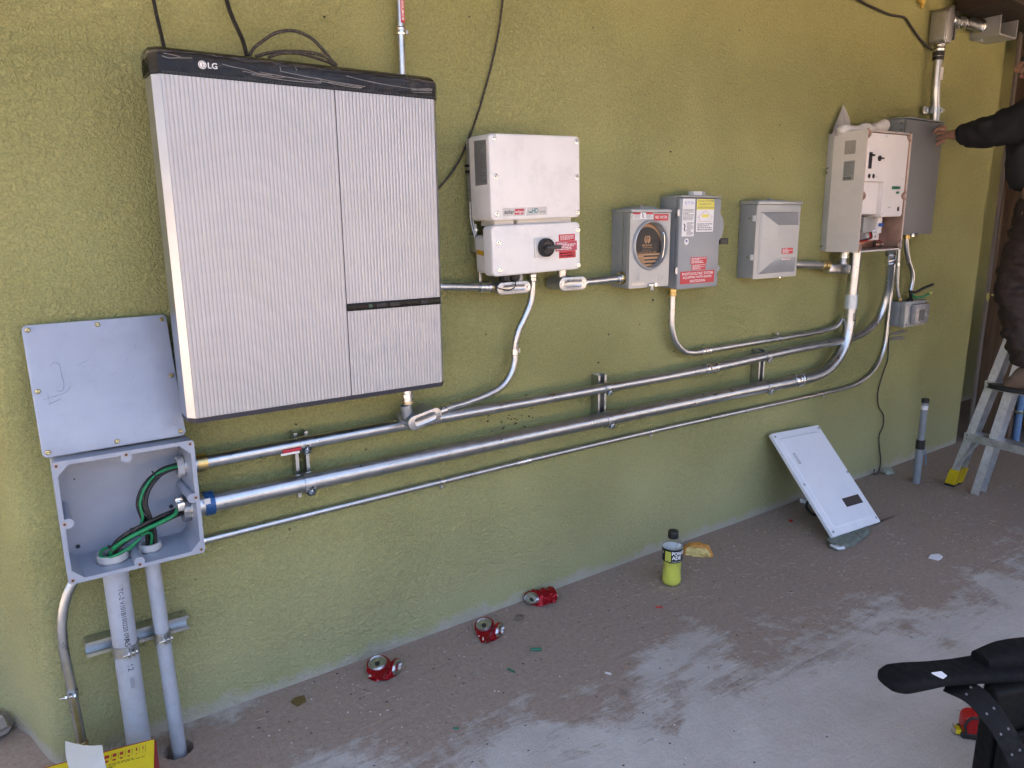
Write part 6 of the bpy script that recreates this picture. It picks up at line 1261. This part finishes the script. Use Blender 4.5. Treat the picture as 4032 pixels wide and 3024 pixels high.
# ---------------------------------------------------------------- blue pipe and drum beyond the post
bp2 = thing('blue_pipe', 'blue plastic pipe standing behind the ladder next to the timber post', 'pipe', (5.075, -.245, 0)); bm = NB(); cyl(bm, (0, 0, 0), (.0, -.0, .9), .021, seg=18); part('pipe', bm, BLUEPIPE, bp2); bm = NB(); cyl(bm, (0, 0, .215), (0, 0, .232), .026, seg=18); box(bm, -.03, -.015, -.035, .02, .216, .231); part('pipe_clip', bm, STEEL, bp2)
dm = thing('storage_drum', 'dark plastic drum in the shade beyond the timber post', 'drum', (5.62, -.40, 0)); bm = NB(); lathe(bm, [(.0001, .0), (.20, .0), (.26, .03), (.285, .09), (.285, .28), (.297, .30), (.285, .32), (.285, .58), (.297, .60), (.285, .62), (.285, .80), (.25, .87), (.0001, .88)], seg=40); part('drum_body', bm, DRUM, dm)
bm = NB(); cyl(bm, (.1, 0, .88), (.1, 0, .90), .04, seg=16); part('bung', bm, BLK, dm)

# ---------------------------------------------------------------- tool bag, belt and tape measure in the near corner
bg_ = thing('tool_bag', 'black fabric tool bag standing at the bottom corner under the tool belt', 'tool bag', (1.98, -1.70, 0), (0, 0, R(-20)))
bm = NB(); box(bm, -.14, .16, -.13, .13, 0, .33, .02, 3); bmesh.ops.subdivide_edges(bm, edges=bm.edges, cuts=2, use_grid_fill=True)
for v in bm.verts: v.co += Vector((noise.noise(v.co*9), noise.noise(v.co*9+Vector((3, 3, 3))), 0))*.010
part('bag_body', bm, BLKFAB, bg_, ang=60); bm = NB(); tube(bm, [(-.10, 0, .32), (-.08, 0, .42), (.08, 0, .42), (.10, 0, .32)], .014, seg=10); part('bag_handle', bm, LEATHER, bg_)
tb2 = thing('tool_belt', 'black padded tool belt with studded leather strap draped over the tool bag', 'tool belt', (1.75, -1.50, .36))
L0 = Vector((1.75, -1.50, .36))
def ribbon(bm, pts, widths, thick, upv=None):
    N_ = 5; W4 = [Vector((w_, (thick[i] if isinstance(thick, list) else thick), 0))*3 for i, w_ in enumerate(widths)]
    P = smooth_pts(pts, N_); ws = smooth_pts(W4, N_); widths = [q.x/3 for q in ws]; thick = [q.y/3 for q in ws]; upv = [upv[0]]*len(P) if upv else None
    n = len(P); rings = []
    for i, p in enumerate(P):
        d = (P[min(i+1, n-1)]-P[max(i-1, 0)]).normalized(); wv_ = Vector(upv[i]) if upv else Vector((0, 0, 1)).cross(d); wv_ = (wv_-d*wv_.dot(d)).normalized(); nv = d.cross(wv_).normalized(); w_, th = widths[i]/2, thick[i]/2 if isinstance(thick, list) else thick/2
        ring = []
        for k in range(20):
            a = 2*math.pi*k/20; ca, sa = math.cos(a), math.sin(a); e = .55
            ring.append(p+wv_*(w_*abs(ca)**e*(1 if ca >= 0 else -1))+nv*(th*abs(sa)**e*(1 if sa >= 0 else -1)))
        rings.append(ring)
    loft(bm, rings)
bandp = [(1.405, -1.366, .400), (1.415, -1.371, .400), (1.44, -1.385, .402), (1.48, -1.402, .402), (1.54, -1.425, .398), (1.60, -1.448, .392), (1.66, -1.470, .386), (1.72, -1.492, .380), (1.80, -1.525, .372), (1.95, -1.60, .352), (2.10, -1.70, .345)]
bm = NB(); ribbon(bm, [Vector(p)-L0 for p in bandp], [.030, .064, .086, .084, .076, .080, .090, .104, .12, .13, .12], [.012, .026, .034, .032, .028, .028, .03, .034, .036, .034, .03]); pb = part('padded_band', bm, BLKFAB, tb2, ang=60)
bm = NB(); ribbon(bm, [Vector(p)-L0 for p in ((1.66, -1.462, .40), (1.74, -1.49, .405), (1.82, -1.52, .40), (1.92, -1.56, .39))], [.05, .075, .08, .07], .045); part('pad_bulge', bm, BLKFAB, tb2, ang=60)
bm = NB(); q = [Vector(p)-L0 for p in ((1.497, -1.424, .4155), (1.527, -1.436, .4148), (1.522, -1.451, .4140), (1.503, -1.452, .4148))]; loft(bm, [[v-Vector((0, 0, .002)) for v in q], q]); part('white_tag', bm, PAPER, pb, flat=True)
strp = [(x_+.020, y_-.013, z_) for x_, y_, z_ in [(1.545, -1.425, .372), (1.552, -1.480, .366), (1.555, -1.522, .335), (1.560, -1.550, .300), (1.562, -1.575, .262), (1.563, -1.595, .225), (1.562, -1.61, .185), (1.56, -1.62, .14)]]
bm = NB(); ribbon(bm, [Vector(p)-L0 for p in strp], [.06]*8, .006, upv=[(1, -.2, .3)]*8); sp_ = part('leather_strap', bm, LEATHER, tb2, ang=60)
P_ = smooth_pts(strp, 4)
for i in range(3, len(P_)-4, 4):
    for s in (-1, 1):
        p = P_[i]; d = (P_[i+1]-P_[i-1]).normalized(); wv_ = Vector((1, -.2, .3)); wv_ = (wv_-d*wv_.dot(d)).normalized(); nv = d.cross(wv_).normalized()
        if nv.dot(Vector((-1.7, -.6, 1.1))) < 0: nv = -nv
        q = p+wv_*s*.012+nv*.0028-L0; bm = NB(); cyl(bm, q, q+nv*.0016, .0032, .0026, seg=10); part('grommet', bm, GREYD, sp_)
bm = NB(); tube(bm, [Vector(p)-L0 for p in ((1.585, -1.590, .255), (1.588, -1.605, .215), (1.60, -1.612, .203), (1.635, -1.60, .203), (1.64, -1.585, .245), (1.62, -1.578, .262), (1.585, -1.590, .255))], .0026, seg=8); part('buckle', bm, STEEL, tb2)
bm = NB(); box(bm, -.12, .06, -.075, -.03, -.26, .015, .012, 3); bmesh.ops.rotate(bm, verts=bm.verts, cent=(0, 0, 0), matrix=Matrix.Rotation(R(-22), 3, 'Z')); pou = part('pouch', bm, LEATHER, tb2)
bm = NB(); box(bm, -.11, .05, -.092, -.0755, -.25, -.09, .008, 3); bmesh.ops.rotate(bm, verts=bm.verts, cent=(0, 0, 0), matrix=Matrix.Rotation(R(-22), 3, 'Z')); part('pouch_pocket', bm, LEATHER, pou)
tm = thing('tape_measure', 'red and black tape measure on the floor below the tool belt', 'tape measure', (1.968, -1.362, 0), (0, 0, R(-48)))
bm = NB(); plate(bm, rr_poly(-.036, .036, .006, .074, .022, 6), .020, -.020, .005); part('case', bm, M('tape_red', (.40, .01, .012), .3), tm)
bm = NB(); plate(bm, rr_poly(-.040, .042, .0, .018, .006, 4), .022, -.022, .003); part('bumper', bm, BLK, tm)
bm = NB(); tube(bm, [(-.030, -.0212, .020), (-.034, -.0212, .045), (-.022, -.0212, .066), (.008, -.0212, .072)], .004, seg=8); part('grip', bm, BLK, tm)
bm = NB(); box(bm, -.052, -.036, .012, -.012, .006, .018, .001); bl = part('blade', bm, YELBOX, tm); bm = NB(); box(bm, -.055, -.052, .013, -.013, .0, .022, .001); part('end_hook', bm, STEEL, bl)
bm = NB(); tube(bm, [(.0, -.021, .06), (.004, -.024, .03), (.03, -.024, .024)], .0022, seg=6); part('belt_clip', bm, STEEL, tm)
bm = NB(); tube(bm, [(1.958, -1.395, .004), (1.964, -1.403, .004), (1.967, -1.43, .003)], lambda t: .006*(1-t)+.0015, seg=8); solo('cable_tie_scrap', bm, PAPER, 'small white cable tie scrap beside the tape measure', 'scrap', (1.96, -1.4, 0))
